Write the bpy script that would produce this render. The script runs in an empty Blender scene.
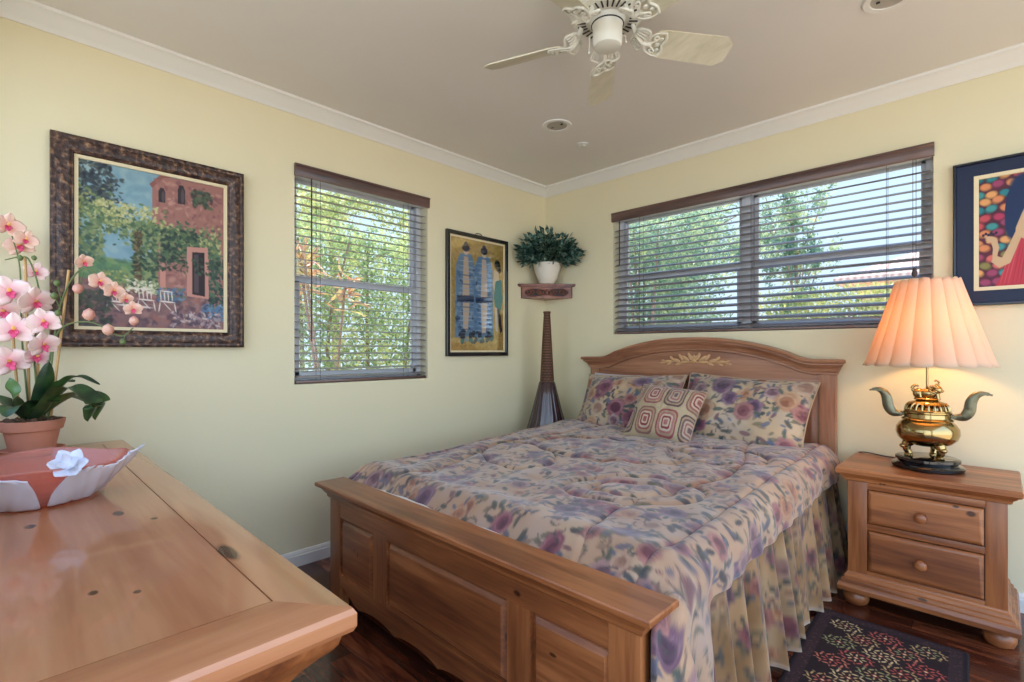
import bpy, bmesh, math, random
import numpy as np
from mathutils import Vector, Matrix

SC = bpy.context.scene
COL = SC.collection
rnd = random.Random(7)
PI = math.pi

# ------------------------------------------------------------------ camera
cd = bpy.data.cameras.new('camera')
cam = bpy.data.objects.new('camera', cd); COL.objects.link(cam)
cam.location = (2.624, -3.070, 1.125)
cam.rotation_euler = (math.radians(90), 0, math.radians(44.305))
cd.sensor_width = 36.0; cd.lens = 36.0 * 500 / 1024
cd.shift_y = 9.0 / 1024
cd.clip_start = 0.02; cd.clip_end = 300
SC.camera = cam

# ------------------------------------------------------------------ world, sun, exposure
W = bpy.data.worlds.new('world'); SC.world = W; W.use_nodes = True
wn = W.node_tree; wn.nodes.clear()
wo = wn.nodes.new('ShaderNodeOutputWorld'); wb = wn.nodes.new('ShaderNodeBackground')
wt = wn.nodes.new('ShaderNodeTexCoord'); wx = wn.nodes.new('ShaderNodeSeparateXYZ')
wr = wn.nodes.new('ShaderNodeValToRGB')
wn.links.new(wt.outputs['Generated'], wx.inputs[0]); wn.links.new(wx.outputs[2], wr.inputs[0])
e = wr.color_ramp.elements
e[0].position = 0.0; e[0].color = (0.68, 0.84, 1.0, 1)
e[1].position = 0.7; e[1].color = (0.36, 0.55, 1.0, 1)
m_ = wr.color_ramp.elements.new(0.3); m_.color = (0.62, 0.80, 1.0, 1)
# added fill light: sky boosted on the south-east side, behind the camera
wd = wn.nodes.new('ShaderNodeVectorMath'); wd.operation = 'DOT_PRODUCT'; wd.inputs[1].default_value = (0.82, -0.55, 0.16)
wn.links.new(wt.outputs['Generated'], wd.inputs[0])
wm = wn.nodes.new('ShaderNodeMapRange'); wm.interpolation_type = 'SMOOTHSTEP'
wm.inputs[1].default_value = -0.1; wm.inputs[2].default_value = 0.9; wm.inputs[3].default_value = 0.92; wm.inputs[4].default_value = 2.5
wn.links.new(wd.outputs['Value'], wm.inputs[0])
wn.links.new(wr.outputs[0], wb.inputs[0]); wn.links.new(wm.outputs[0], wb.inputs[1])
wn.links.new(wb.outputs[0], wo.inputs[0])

sd = bpy.data.lights.new('sun', 'SUN'); sd.energy = 5.0; sd.angle = math.radians(1.0); sd.color = (1.0, 0.93, 0.80)
sun = bpy.data.objects.new('sun', sd); COL.objects.link(sun)
sun.rotation_euler = Vector((-0.25, 0.62, 1.1)).to_track_quat('Z', 'Y').to_euler()

vs = SC.view_settings
vs.view_transform = 'Standard'; vs.look = 'None'; vs.gamma = 1.0; vs.use_curve_mapping = False
vs.exposure = 0.58
SC.cycles.max_bounces = 10; SC.cycles.diffuse_bounces = 6; SC.cycles.transparent_max_bounces = 12
SC.cycles.caustics_reflective = False; SC.cycles.caustics_refractive = False
SC.cycles.sample_clamp_indirect = 6.0


# ------------------------------------------------------------------ materials
def lin(c):
    return tuple(((x / 12.92) if x <= 0.04045 else ((x + 0.055) / 1.055) ** 2.4) for x in c)
def L(r, g, b):
    return lin((r / 255, g / 255, b / 255)) + (1,)

def base_mat(name, rough=0.5, metal=0.0, coat=0.0, spec=0.5):
    m = bpy.data.materials.new(name); m.use_nodes = True
    b = m.node_tree.nodes['Principled BSDF']
    b.inputs['Roughness'].default_value = rough; b.inputs['Metallic'].default_value = metal
    b.inputs['Coat Weight'].default_value = coat
    b.inputs['Specular IOR Level'].default_value = spec
    return m, m.node_tree, b

def flat(name, col, rough=0.5, metal=0.0, coat=0.0, bump=0.0, bscale=40, var=0.06, vscale=6, spec=0.5):
    m, t, b = base_mat(name, rough, metal, coat, spec)
    n = t.nodes.new('ShaderNodeTexNoise'); n.inputs['Scale'].default_value = vscale; n.inputs['Detail'].default_value = 4
    tc = t.nodes.new('ShaderNodeTexCoord'); t.links.new(tc.outputs['Object'], n.inputs['Vector'])
    mx = t.nodes.new('ShaderNodeMix'); mx.data_type = 'RGBA'
    mx.inputs[6].default_value = tuple(c * (1 - var) for c in col[:3]) + (1,)
    mx.inputs[7].default_value = tuple(min(1, c * (1 + var)) for c in col[:3]) + (1,)
    t.links.new(n.outputs[0], mx.inputs[0]); t.links.new(mx.outputs[2], b.inputs['Base Color'])
    if bump:
        n2 = t.nodes.new('ShaderNodeTexNoise'); n2.inputs['Scale'].default_value = bscale; n2.inputs['Detail'].default_value = 5
        t.links.new(tc.outputs['Object'], n2.inputs['Vector'])
        bp = t.nodes.new('ShaderNodeBump'); bp.inputs['Strength'].default_value = bump; bp.inputs['Distance'].default_value = 0.01
        t.links.new(n2.outputs[0], bp.inputs['Height']); t.links.new(bp.outputs[0], b.inputs['Normal'])
    return m

def vcol(name, rough=0.8, coat=0.0, sheen=0.0, bump=0.0, bscale=300, spec=0.4):
    m, t, b = base_mat(name, rough, 0, coat, spec)
    a = t.nodes.new('ShaderNodeAttribute'); a.attribute_name = 'Col'
    t.links.new(a.outputs['Color'], b.inputs['Base Color'])
    if sheen: b.inputs['Sheen Weight'].default_value = sheen
    if bump:
        tc = t.nodes.new('ShaderNodeTexCoord')
        n2 = t.nodes.new('ShaderNodeTexNoise'); n2.inputs['Scale'].default_value = bscale; n2.inputs['Detail'].default_value = 3
        t.links.new(tc.outputs['Object'], n2.inputs['Vector'])
        bp = t.nodes.new('ShaderNodeBump'); bp.inputs['Strength'].default_value = bump; bp.inputs['Distance'].default_value = 0.004
        t.links.new(n2.outputs[0], bp.inputs['Height']); t.links.new(bp.outputs[0], b.inputs['Normal'])
    return m

def wood(name, light, mid, dark, axis, rough=0.35, coat=0.15, knots=(), rand_knots=True, scale=1.0, stretch=0.07):
    """pine: streaks run along `axis`; knots = [(centre, radii)]"""
    m, t, b = base_mat(name, rough, 0, coat)
    N, K = t.nodes, t.links
    tc = N.new('ShaderNodeTexCoord')
    mp = N.new('ShaderNodeMapping'); s = [1.0, 1.0, 1.0]; s[axis] = stretch
    mp.inputs['Scale'].default_value = s
    mp.inputs['Location'].default_value = (hash(name) % 7 * 0 + len(name) * 1.7, 0.3, 0.9)
    K.new(tc.outputs['Object'], mp.inputs['Vector'])
    n1 = N.new('ShaderNodeTexNoise'); n1.inputs['Scale'].default_value = 14 * scale; n1.inputs['Detail'].default_value = 6; n1.inputs['Distortion'].default_value = 0.6
    K.new(mp.outputs[0], n1.inputs['Vector'])
    n2 = N.new('ShaderNodeTexNoise'); n2.inputs['Scale'].default_value = 90 * scale; n2.inputs['Detail'].default_value = 3
    K.new(mp.outputs[0], n2.inputs['Vector'])
    n3 = N.new('ShaderNodeTexNoise'); n3.inputs['Scale'].default_value = 2.2; n3.inputs['Detail'].default_value = 2
    K.new(tc.outputs['Object'], n3.inputs['Vector'])
    ad = N.new('ShaderNodeMath'); ad.operation = 'MULTIPLY_ADD'; ad.inputs[1].default_value = 0.35
    K.new(n2.outputs[0], ad.inputs[0]); K.new(n1.outputs[0], ad.inputs[2])
    ad2 = N.new('ShaderNodeMath'); ad2.operation = 'MULTIPLY_ADD'; ad2.inputs[1].default_value = 0.4
    K.new(n3.outputs[0], ad2.inputs[0]); K.new(ad.outputs[0], ad2.inputs[2])
    r = N.new('ShaderNodeValToRGB'); r.color_ramp.elements[0].position = 0.62; r.color_ramp.elements[0].color = dark
    r.color_ramp.elements[1].position = 1.12; r.color_ramp.elements[1].color = light
    q = r.color_ramp.elements.new(0.84); q.color = mid
    K.new(ad2.outputs[0], r.inputs[0])
    col = r.outputs[0]
    facs = []
    for c, rad in knots:
        su = N.new('ShaderNodeVectorMath'); su.operation = 'SUBTRACT'; su.inputs[1].default_value = c
        K.new(tc.outputs['Object'], su.inputs[0])
        mu = N.new('ShaderNodeVectorMath'); mu.operation = 'MULTIPLY'; mu.inputs[1].default_value = tuple(1.0 / x for x in rad)
        K.new(su.outputs[0], mu.inputs[0])
        le = N.new('ShaderNodeVectorMath'); le.operation = 'LENGTH'; K.new(mu.outputs[0], le.inputs[0])
        mr = N.new('ShaderNodeMapRange'); mr.inputs[1].default_value = 1.25; mr.inputs[2].default_value = 0.7
        mr.inputs[3].default_value = 0; mr.inputs[4].default_value = 0.9
        K.new(le.outputs['Value'], mr.inputs[0]); facs.append(mr.outputs[0])
    if rand_knots:
        mp2 = N.new('ShaderNodeMapping'); s2 = [1.0] * 3; s2[axis] = 0.6; mp2.inputs['Scale'].default_value = s2
        K.new(tc.outputs['Object'], mp2.inputs['Vector'])
        v = N.new('ShaderNodeTexVoronoi'); v.inputs['Scale'].default_value = 6.0; K.new(mp2.outputs[0], v.inputs['Vector'])
        mr = N.new('ShaderNodeMapRange'); mr.inputs[1].default_value = 0.10; mr.inputs[2].default_value = 0.05
        K.new(v.outputs['Distance'], mr.inputs[0])
        sx = N.new('ShaderNodeSeparateXYZ'); K.new(v.outputs['Color'], sx.inputs[0])
        gt = N.new('ShaderNodeMath'); gt.operation = 'GREATER_THAN'; gt.inputs[1].default_value = 0.45; K.new(sx.outputs[0], gt.inputs[0])
        mm = N.new('ShaderNodeMath'); mm.operation = 'MULTIPLY'; K.new(mr.outputs[0], mm.inputs[0]); K.new(gt.outputs[0], mm.inputs[1])
        m3 = N.new('ShaderNodeMath'); m3.operation = 'MULTIPLY'; m3.inputs[1].default_value = 0.8; K.new(mm.outputs[0], m3.inputs[0])
        facs.append(m3.outputs[0])
    for f in facs:
        mx = N.new('ShaderNodeMix'); mx.data_type = 'RGBA'
        K.new(f, mx.inputs[0]); K.new(col, mx.inputs[6]); mx.inputs[7].default_value = L(52, 26, 14); col = mx.outputs[2]
    K.new(col, b.inputs['Base Color'])
    bp = N.new('ShaderNodeBump'); bp.inputs['Strength'].default_value = 0.12; bp.inputs['Distance'].default_value = 0.002
    K.new(ad.outputs[0], bp.inputs['Height']); K.new(bp.outputs[0], b.inputs['Normal'])
    return m

M = {}
PL, PM, PD = L(168, 104, 60), L(138, 80, 44), L(98, 52, 30)
DK = [((1.625, -2.782, .76), (.046, .012, .03)), ((1.215, -2.885, .76), (.02, .009, .03)), ((1.312, -2.836, .76), (.009, .006, .03)),
      ((1.649, -2.972, .76), (.009, .006, .03)), ((1.692, -2.925, .76), (.007, .005, .03)), ((1.19, -3.026, .76), (.017, .009, .03)),
      ((0.86, -2.93, .76), (.02, .01, .03))]
KN = [((.912, -2.062, .327), (.006, .03, .030)), ((1.66, -2.062, .446), (.014, .03, .008)), ((.772, -2.062, .30), (.004, .03, .010)), ((.745, -2.062, .31), (.004, .03, .007)), ((1.61, -2.062, .30), (.005, .03, .014)), ((1.79, -2.062, .33), (.012, .03, .005)), ((2.262, -.462, .556), (.006, .05, .005)), ((2.274, -.462, .557), (.005, .05, .004)), ((2.40, -.47, .118), (.016, .05, .006))]
M['pine_x'] = wood('pine_x', PL, PM, PD, 0, knots=KN)
M['pine_y'] = wood('pine_y', PL, PM, PD, 1)
M['pine_z'] = wood('pine_z', PL, PM, PD, 2, knots=KN[2:5])
TL, TM, TD = L(194, 134, 92), L(180, 118, 78), L(158, 98, 62)
M['top_x'] = wood('dresser_top_x', TL, TM, TD, 0, rough=0.22, coat=0.35, knots=DK, rand_knots=False, scale=0.6)
M['top_y'] = wood('dresser_top_y', TL, TM, TD, 1, rough=0.22, coat=0.35, rand_knots=False, scale=0.6)
M['drawer_top'] = wood('drawer_front_upper', PL, PM, PD, 0, knots=[((2.544, -.46, .494), (.014, .03, .011)), ((2.50, -.46, .512), (.010, .03, .005))], rand_knots=False)
M['drawer_low'] = wood('drawer_front_lower', PL, PM, PD, 0, rand_knots=False)
HL, HM, HD = L(168, 118, 88), L(148, 98, 70), L(116, 72, 50)
M['head_x'] = wood('headboard_pine', HL, HM, HD, 0)
M['head_z'] = wood('headboard_pine_upright', HL, HM, HD, 2)
M['carve'] = flat('carved_applique', L(196, 154, 108), 0.5, var=0.12, vscale=60)
M['groove'] = flat('dark_groove', L(84, 46, 24), 0.8)
M['white_trim'] = flat('white_trim', L(228, 226, 220), 0.45, var=0.02)
M['ceiling'] = flat('ceiling_paint', L(226, 222, 216), 0.9, var=0.03, vscale=2, bump=0.05, bscale=60)
M['wall'] = flat('cream_wall_paint', L(226, 216, 182), 0.85, var=0.03, vscale=1.6, bump=0.05, bscale=45)
M['dark_blind'] = wood('walnut_blind', L(112, 84, 74), L(92, 68, 62), L(70, 50, 46), 0, rough=0.3, coat=0.3, rand_knots=False)
M['dark_blind_y'] = wood('walnut_blind_y', L(112, 84, 74), L(92, 68, 62), L(70, 50, 46), 1, rough=0.3, coat=0.3, rand_knots=False)
M['slat'] = flat('blind_slat', L(120, 112, 114), 0.28, coat=0.3, var=0.08, spec=0.6)
M['vinyl'] = flat('window_vinyl', L(206, 208, 214), 0.4, var=0.02)
M['cord'] = flat('cord', L(70, 60, 58), 0.7)
M['black'] = flat('black_lacquer', L(14, 13, 16), 0.12, coat=0.6)
M['black_frame'] = flat('black_frame', L(22, 20, 24), 0.25, coat=0.4)
M['navy'] = flat('navy_mat', L(16, 32, 62), 0.6, var=0.15, vscale=14)
M['navy_frame'] = flat('navy_frame', L(14, 18, 34), 0.3, coat=0.3)
M['piping'] = flat('fabric_piping', L(172, 146, 118), 0.8)
M['cream'] = flat('cream_liner', L(222, 206, 168), 0.5)
M['fan_white'] = flat('fan_white_enamel', L(222, 220, 208), 0.35, coat=0.2, var=0.03)
M['fan_blade'] = wood('fan_blade_whitewash', L(216, 210, 188), L(206, 200, 176), L(190, 184, 160), 0, rand_knots=False)
M['fan_dark'] = flat('fan_slot', L(40, 38, 38), 0.6)
M['terracotta'] = flat('terracotta', L(196, 132, 106), 0.75, var=0.12, vscale=18, bump=0.15)
M['ceramic'] = flat('white_ceramic', L(226, 216, 200), 0.35, coat=0.2, bump=0.1, bscale=60)
M['soil'] = flat('bark_and_moss', L(92, 66, 44), 0.95, var=0.5, vscale=60, bump=0.8, bscale=60)
M['brass'] = flat('brass', L(172, 146, 98), 0.14, metal=1.0, var=0.10, vscale=12)
M['patina'] = flat('patina_brass', L(116, 112, 90), 0.28, metal=0.85, var=0.25, vscale=25, bump=0.2, bscale=60)
M['dark_wood_shelf'] = wood('shelf_wood', L(150, 84, 52), L(116, 60, 38), L(74, 38, 26), 0, rand_knots=False)
M['shelf_dark'] = flat('shelf_recess', L(52, 26, 20), 0.6)
M['floorvase'] = flat('dark_ribbed_lacquer', L(58, 36, 40), 0.22, coat=0.5, var=0.3, vscale=14)
M['orchid_stem'] = flat('orchid_stem', L(96, 112, 62), 0.5)
M['bamboo'] = flat('bamboo_stake', L(196, 154, 96), 0.5, var=0.15, vscale=30)
M['bark'] = flat('tree_bark', L(150, 124, 110), 0.9, var=0.3, vscale=8, bump=0.6, bscale=20)
M['plastic'] = flat('white_plastic', L(222, 220, 216), 0.4)
M['canglass'] = flat('lamp_lens', L(176, 168, 156), 0.3)
M['stucco'] = flat('orange_stucco', L(228, 196, 160), 0.9, bump=0.2)
M['ground'] = flat('patio_ground', L(226, 210, 184), 0.95, var=0.1, vscale=1.5)

def leafmat(name, c1, c2, transl=0.35, rough=0.4, scale=9.0, c3=None):
    m, t, b = base_mat(name, rough)
    N, K = t.nodes, t.links
    tc = N.new('ShaderNodeTexCoord'); n = N.new('ShaderNodeTexNoise'); n.inputs['Scale'].default_value = scale; n.inputs['Detail'].default_value = 5
    K.new(tc.outputs['Object'], n.inputs['Vector'])
    r = N.new('ShaderNodeValToRGB'); r.color_ramp.elements[0].position = 0.38; r.color_ramp.elements[0].color = c1
    r.color_ramp.elements[1].position = 0.62; r.color_ramp.elements[1].color = c2
    if c3:
        q = r.color_ramp.elements.new(0.5); q.color = c3
    K.new(n.outputs[0], r.inputs[0]); K.new(r.outputs[0], b.inputs['Base Color'])
    if transl:
        tr = N.new('ShaderNodeBsdfTranslucent'); K.new(r.outputs[0], tr.inputs[0])
        mx = N.new('ShaderNodeMixShader'); mx.inputs[0].default_value = transl
        out = [x for x in N if x.type == 'OUTPUT_MATERIAL'][0]
        K.new(b.outputs[0], mx.inputs[1]); K.new(tr.outputs[0], mx.inputs[2]); K.new(mx.outputs[0], out.inputs[0])
    return m
M['hedge'] = leafmat('hedge_leaves', L(122, 150, 108), L(226, 228, 160), 0.45, c3=L(172, 190, 134), scale=5)
M['tree_a'] = leafmat('tree_leaves', L(108, 142, 124), L(214, 220, 170), 0.45, c3=L(150, 176, 146), scale=5)
M['tree_b'] = leafmat('yellow_green_leaves', L(122, 146, 96), L(222, 218, 144), 0.4, scale=4)
M['croton'] = leafmat('croton_leaves', L(206, 140, 112), L(220, 206, 140), 0.3, scale=6, c3=L(214, 172, 132))
M['ficus'] = leafmat('ficus_leaves', L(34, 58, 52), L(134, 166, 152), 0.15, rough=0.35, scale=34, c3=L(62, 96, 86))
M['orchid_leaf'] = leafmat('orchid_leaves', L(34, 56, 38), L(84, 116, 60), 0.1, rough=0.3, scale=9)
M['bud'] = leafmat('orchid_bud', L(224, 160, 146), L(240, 196, 170), 0.25, scale=40)
M['petal'] = vcol('orchid_petal', 0.6)
M['art'] = vcol('oil_paint', 0.5, spec=0.2, bump=0.25, bscale=180)
M['art_glazed'] = vcol('print_under_glass', 0.14, coat=1.0)
M['art_glazed'].node_tree.nodes['Principled BSDF'].inputs['Metallic'].default_value = 0.45
M['art_glazed'].node_tree.nodes['Principled BSDF'].inputs['Coat IOR'].default_value = 2.3
M['art_print'] = vcol('silk_print', 0.55)
M['fabric'] = vcol('floral_cotton', 0.7, sheen=0.35, bump=0.10, bscale=260)
M['rug'] = vcol('rug_pile', 0.95, bump=0.5, bscale=500)
M['vc_wood'] = vcol('woven_cane', 0.6, bump=0.5, bscale=120)

def shade_mat():
    m = bpy.data.materials.new('pleated_shade'); m.use_nodes = True
    t = m.node_tree; N, K = t.nodes, t.links
    b = N['Principled BSDF']; b.inputs['Base Color'].default_value = L(222, 202, 176); b.inputs['Roughness'].default_value = 0.8
    tr = N.new('ShaderNodeBsdfTranslucent'); tr.inputs[0].default_value = L(250, 206, 150)
    mx = N.new('ShaderNodeMixShader'); mx.inputs[0].default_value = 0.36
    K.new(b.outputs[0], mx.inputs[1]); K.new(tr.outputs[0], mx.inputs[2])
    K.new(mx.outputs[0], N['Material Output'].inputs[0])
    return m
M['shade'] = shade_mat()

def bulb_mat():
    m = bpy.data.materials.new('lit_bulb'); m.use_nodes = True
    b = m.node_tree.nodes['Principled BSDF']
    b.inputs['Emission Color'].default_value = (1, 0.62, 0.28, 1); b.inputs['Emission Strength'].default_value = 70
    return m
M['bulb'] = bulb_mat()

def glass_pane():
    m = bpy.data.materials.new('window_glass'); m.use_nodes = True
    t = m.node_tree; N, K = t.nodes, t.links
    g = N.new('ShaderNodeBsdfGlossy'); g.inputs['Roughness'].default_value = 0.02
    tr = N.new('ShaderNodeBsdfTransparent'); tr.inputs[0].default_value = (0.96, 0.98, 0.98, 1)
    f = N.new('ShaderNodeFresnel'); f.inputs[0].default_value = 1.35
    mx = N.new('ShaderNodeMixShader'); K.new(f.outputs[0], mx.inputs[0]); K.new(tr.outputs[0], mx.inputs[1]); K.new(g.outputs[0], mx.inputs[2])
    K.new(mx.outputs[0], N['Material Output'].inputs[0])
    return m
M['glass'] = glass_pane()

def dish_glass(name, col, transp, rough, tint):
    m = bpy.data.materials.new(name); m.use_nodes = True
    t = m.node_tree; N, K = t.nodes, t.links
    b = N['Principled BSDF']; b.inputs['Roughness'].default_value = rough; b.inputs['Base Color'].default_value = col
    b.inputs['Coat Weight'].default_value = 0.8; b.inputs['Coat Roughness'].default_value = 0.05
    tr = N.new('ShaderNodeBsdfTransparent'); tr.inputs[0].default_value = tint
    mx = N.new('ShaderNodeMixShader'); mx.inputs[0].default_value = transp
    K.new(b.outputs[0], mx.inputs[1]); K.new(tr.outputs[0], mx.inputs[2]); K.new(mx.outputs[0], N['Material Output'].inputs[0])
    return m
M['pinkglass'] = dish_glass('pink_glass', L(216, 174, 158), 0.66, 0.08, L(255, 196, 184))
M['rubyglass'] = dish_glass('ruby_glass', L(200, 112, 112), 0.5, 0.08, L(250, 180, 176))
M['clearglass'] = dish_glass('clear_glass', L(226, 224, 226), 0.62, 0.04, L(250, 246, 246))
M['frost'] = dish_glass('frosted_glass', L(222, 226, 240), 0.12, 0.35, L(240, 240, 250))

def floor_mat():
    m, t, b = base_mat('hardwood_floor', 0.22, 0, 0.25)
    N, K = t.nodes, t.links
    tc = N.new('ShaderNodeTexCoord')
    br = N.new('ShaderNodeTexBrick'); br.inputs['Scale'].default_value = 1.0
    br.inputs['Brick Width'].default_value = 0.9; br.inputs['Row Height'].default_value = 0.083
    br.inputs['Mortar Size'].default_value = 0.0012; br.inputs['Color1'].default_value = (0.05, 0.05, 0.05, 1)
    br.inputs['Color2'].default_value = (0.95, 0.95, 0.95, 1); br.inputs['Mortar'].default_value = (0, 0, 0, 1)
    br.offset = 0.37
    K.new(tc.outputs['Object'], br.inputs['Vector'])
    mp = N.new('ShaderNodeMapping'); mp.inputs['Scale'].default_value = (0.12, 1, 1); K.new(tc.outputs['Object'], mp.inputs['Vector'])
    n = N.new('ShaderNodeTexNoise'); n.inputs['Scale'].default_value = 30; n.inputs['Detail'].default_value = 8; n.inputs['Distortion'].default_value = 1.2
    K.new(mp.outputs[0], n.inputs['Vector'])
    sx = N.new('ShaderNodeSeparateColor'); K.new(br.outputs[0], sx.inputs[0])
    ma = N.new('ShaderNodeMath'); ma.operation = 'MULTIPLY_ADD'; ma.inputs[1].default_value = 0.35; K.new(sx.outputs[0], ma.inputs[0])
    K.new(n.outputs[0], ma.inputs[2])
    r = N.new('ShaderNodeValToRGB'); r.color_ramp.elements[0].position = 0.42; r.color_ramp.elements[0].color = L(44, 20, 14)
    r.color_ramp.elements[1].position = 0.95; r.color_ramp.elements[1].color = L(140, 76, 46)
    q = r.color_ramp.elements.new(0.68); q.color = L(88, 42, 26)
    K.new(ma.outputs[0], r.inputs[0])
    mx = N.new('ShaderNodeMix'); mx.data_type = 'RGBA'; K.new(br.outputs['Fac'], mx.inputs[0]); K.new(r.outputs[0], mx.inputs[6]); mx.inputs[7].default_value = L(30, 14, 10)
    K.new(mx.outputs[2], b.inputs['Base Color'])
    bp = N.new('ShaderNodeBump'); bp.inputs['Strength'].default_value = 0.2; bp.inputs['Distance'].default_value = 0.002
    K.new(n.outputs[0], bp.inputs['Height']); K.new(bp.outputs[0], b.inputs['Normal'])
    return m
M['floor'] = floor_mat()

def rooftile():
    m, t, b = base_mat('roof_tile', 0.85)
    N, K = t.nodes, t.links
    tc = N.new('ShaderNodeTexCoord'); w = N.new('ShaderNodeTexWave'); w.bands_direction = 'X'; w.inputs['Scale'].default_value = 2.2
    K.new(tc.outputs['Object'], w.inputs['Vector'])
    r = N.new('ShaderNodeValToRGB'); r.color_ramp.elements[0].color = L(186, 150, 140); r.color_ramp.elements[1].color = L(226, 196, 184)
    K.new(w.outputs[0], r.inputs[0]); K.new(r.outputs[0], b.inputs['Base Color'])
    return m
M['roof'] = rooftile()

# ------------------------------------------------------------------ object helpers
def thing(name, label, cat, loc=(0, 0, 0), group=None):
    o = bpy.data.objects.new(name, None); COL.objects.link(o)
    o.location = loc; o.empty_display_size = 0.05
    o['label'] = label; o['category'] = cat
    if group: o['group'] = group
    return o

def finish(bm, sharp=32):
    bmesh.ops.remove_doubles(bm, verts=bm.verts, dist=1e-6)
    bmesh.ops.recalc_face_normals(bm, faces=bm.faces)
    a = math.radians(sharp)
    for f in bm.faces: f.smooth = True
    for ed in bm.edges:
        if len(ed.link_faces) == 2:
            try: ed.smooth = ed.calc_face_angle() < a
            except Exception: pass

def link(name, me, mat, parent=None, label=None):
    o = bpy.data.objects.new(name, me); COL.objects.link(o)
    if mat is not None and len(me.materials) == 0:
        for mm in (mat if isinstance(mat, (list, tuple)) else [mat]): me.materials.append(mm)
    if parent is not None:
        o.parent = parent
        if parent.type == 'EMPTY': o.location = -Vector(parent.location)
    if label: o['label'] = label
    return o

def part(name, bm, mat, parent=None, label=None, sharp=32):
    finish(bm, sharp)
    me = bpy.data.meshes.new(name); bm.to_mesh(me); bm.free()
    return link(name, me, mat, parent, label)

def tag(o, label, cat, group=None, kind=None):
    o['label'] = label; o['category'] = cat
    if group: o['group'] = group
    if kind: o['kind'] = kind
    return o

def struct(name, bm, mat, parent=None, sharp=32, label=None):
    o = part(name, bm, mat, parent, sharp=sharp, label=label)
    if name.startswith('wall_'): o.data.polygons.foreach_set('use_smooth', [False] * len(o.data.polygons))
    if parent is None: o['kind'] = 'structure'
    return o

def B(): return bmesh.new()

def box(bm, x0, x1, y0, y1, z0, z1, bev=0.0, mi=0):
    t = bmesh.new()
    vs_ = [t.verts.new(p) for p in ((x0, y0, z0), (x1, y0, z0), (x1, y1, z0), (x0, y1, z0), (x0, y0, z1), (x1, y0, z1), (x1, y1, z1), (x0, y1, z1))]
    for f in ((0, 3, 2, 1), (4, 5, 6, 7), (0, 1, 5, 4), (1, 2, 6, 5), (2, 3, 7, 6), (3, 0, 4, 7)):
        t.faces.new([vs_[i] for i in f])
    if bev:
        bmesh.ops.bevel(t, geom=list(t.edges), offset=bev, segments=2, profile=0.6, affect='EDGES')
    merge(bm, t, mi)
    return bm

def merge(bm, t, mi=0):
    mp = {}
    for v in t.verts: mp[v] = bm.verts.new(v.co)
    for f in t.faces:
        try:
            nf = bm.faces.new([mp[v] for v in f.verts]); nf.material_index = mi
        except ValueError: pass
    t.free()

def loops(bm, rings, cap0=True, cap1=True, closed=True, mi=0):
    """connect successive rings of points"""
    R = [[bm.verts.new(p) for p in r] for r in rings]
    n = len(R[0])
    for a, b in zip(R[:-1], R[1:]):
        for i in range(n if closed else n - 1):
            j = (i + 1) % n
            f = bm.faces.new((a[i], a[j], b[j], b[i])); f.material_index = mi
    if cap0: bm.faces.new(list(reversed(R[0]))).material_index = mi
    if cap1: bm.faces.new(R[-1]).material_index = mi
    return bm

def stack(bm, x0, x1, y0, y1, prof, sides=(1, 1, 1, 1)):
    """prof = [(outset, z)]; sides = which of (x0, x1, y0, y1) the outset applies to"""
    a, b_, c, d = sides
    return loops(bm, [[(x0 - o * a, y0 - o * c, z), (x1 + o * b_, y0 - o * c, z), (x1 + o * b_, y1 + o * d, z), (x0 - o * a, y1 + o * d, z)] for o, z in prof])

def lathe(bm, prof, c=(0, 0, 0), n=32, axis=None, wob=None, cap0=True, cap1=True):
    rings = []
    for r, z in prof:
        rr = []
        for i in range(n):
            a = 2 * PI * i / n
            k = 1.0 if wob is None else wob(a, z)
            v = Vector((r * k * math.cos(a), r * k * math.sin(a), z))
            if axis is not None: v = axis @ v
            rr.append((v.x + c[0], v.y + c[1], v.z + c[2]))
        rings.append(rr)
    return loops(bm, rings, cap0, cap1)

def catmull(pts, n=8):
    P = [Vector(p) for p in pts]
    if len(P) < 3: return [P[0].lerp(P[-1], i / n) for i in range(n + 1)]
    P = [2 * P[0] - P[1]] + P + [2 * P[-1] - P[-2]]
    out = []
    for k in range(1, len(P) - 2):
        p0, p1, p2, p3 = P[k - 1:k + 3]
        for i in range(n):
            t = i / n
            out.append(0.5 * ((2 * p1) + (p2 - p0) * t + (2 * p0 - 5 * p1 + 4 * p2 - p3) * t * t + (3 * p1 - p0 - 3 * p2 + p3) * t ** 3))
    out.append(P[-2]); return out

def tube(bm, pts, r, n=8, smooth=0, flat_=1.0, up=None):
    P = catmull(pts, smooth) if smooth else [Vector(p) for p in pts]
    rings = []; ref = Vector(up) if up else None
    for i, p in enumerate(P):
        d = (P[min(i + 1, len(P) - 1)] - P[max(i - 1, 0)]).normalized()
        if ref is None: ref = Vector((0, 0, 1)) if abs(d.z) < 0.9 else Vector((1, 0, 0))
        s = d.cross(ref).normalized(); u = s.cross(d).normalized()
        rr = r(i / (len(P) - 1)) if callable(r) else r
        rings.append([tuple(p + s * rr * math.cos(2 * PI * k / n) + u * rr * flat_ * math.sin(2 * PI * k / n)) for k in range(n)])
    return loops(bm, rings)

def ball(bm, c, r, sx=1, sy=1, sz=1, u=12, v=8, rot=None):
    t = bmesh.new(); bmesh.ops.create_uvsphere(t, u_segments=u, v_segments=v, radius=r)
    for w in t.verts:
        w.co = Vector((w.co.x * sx, w.co.y * sy, w.co.z * sz))
        if rot is not None: w.co = rot @ w.co
        w.co += Vector(c)
    merge(bm, t); return bm

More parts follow.
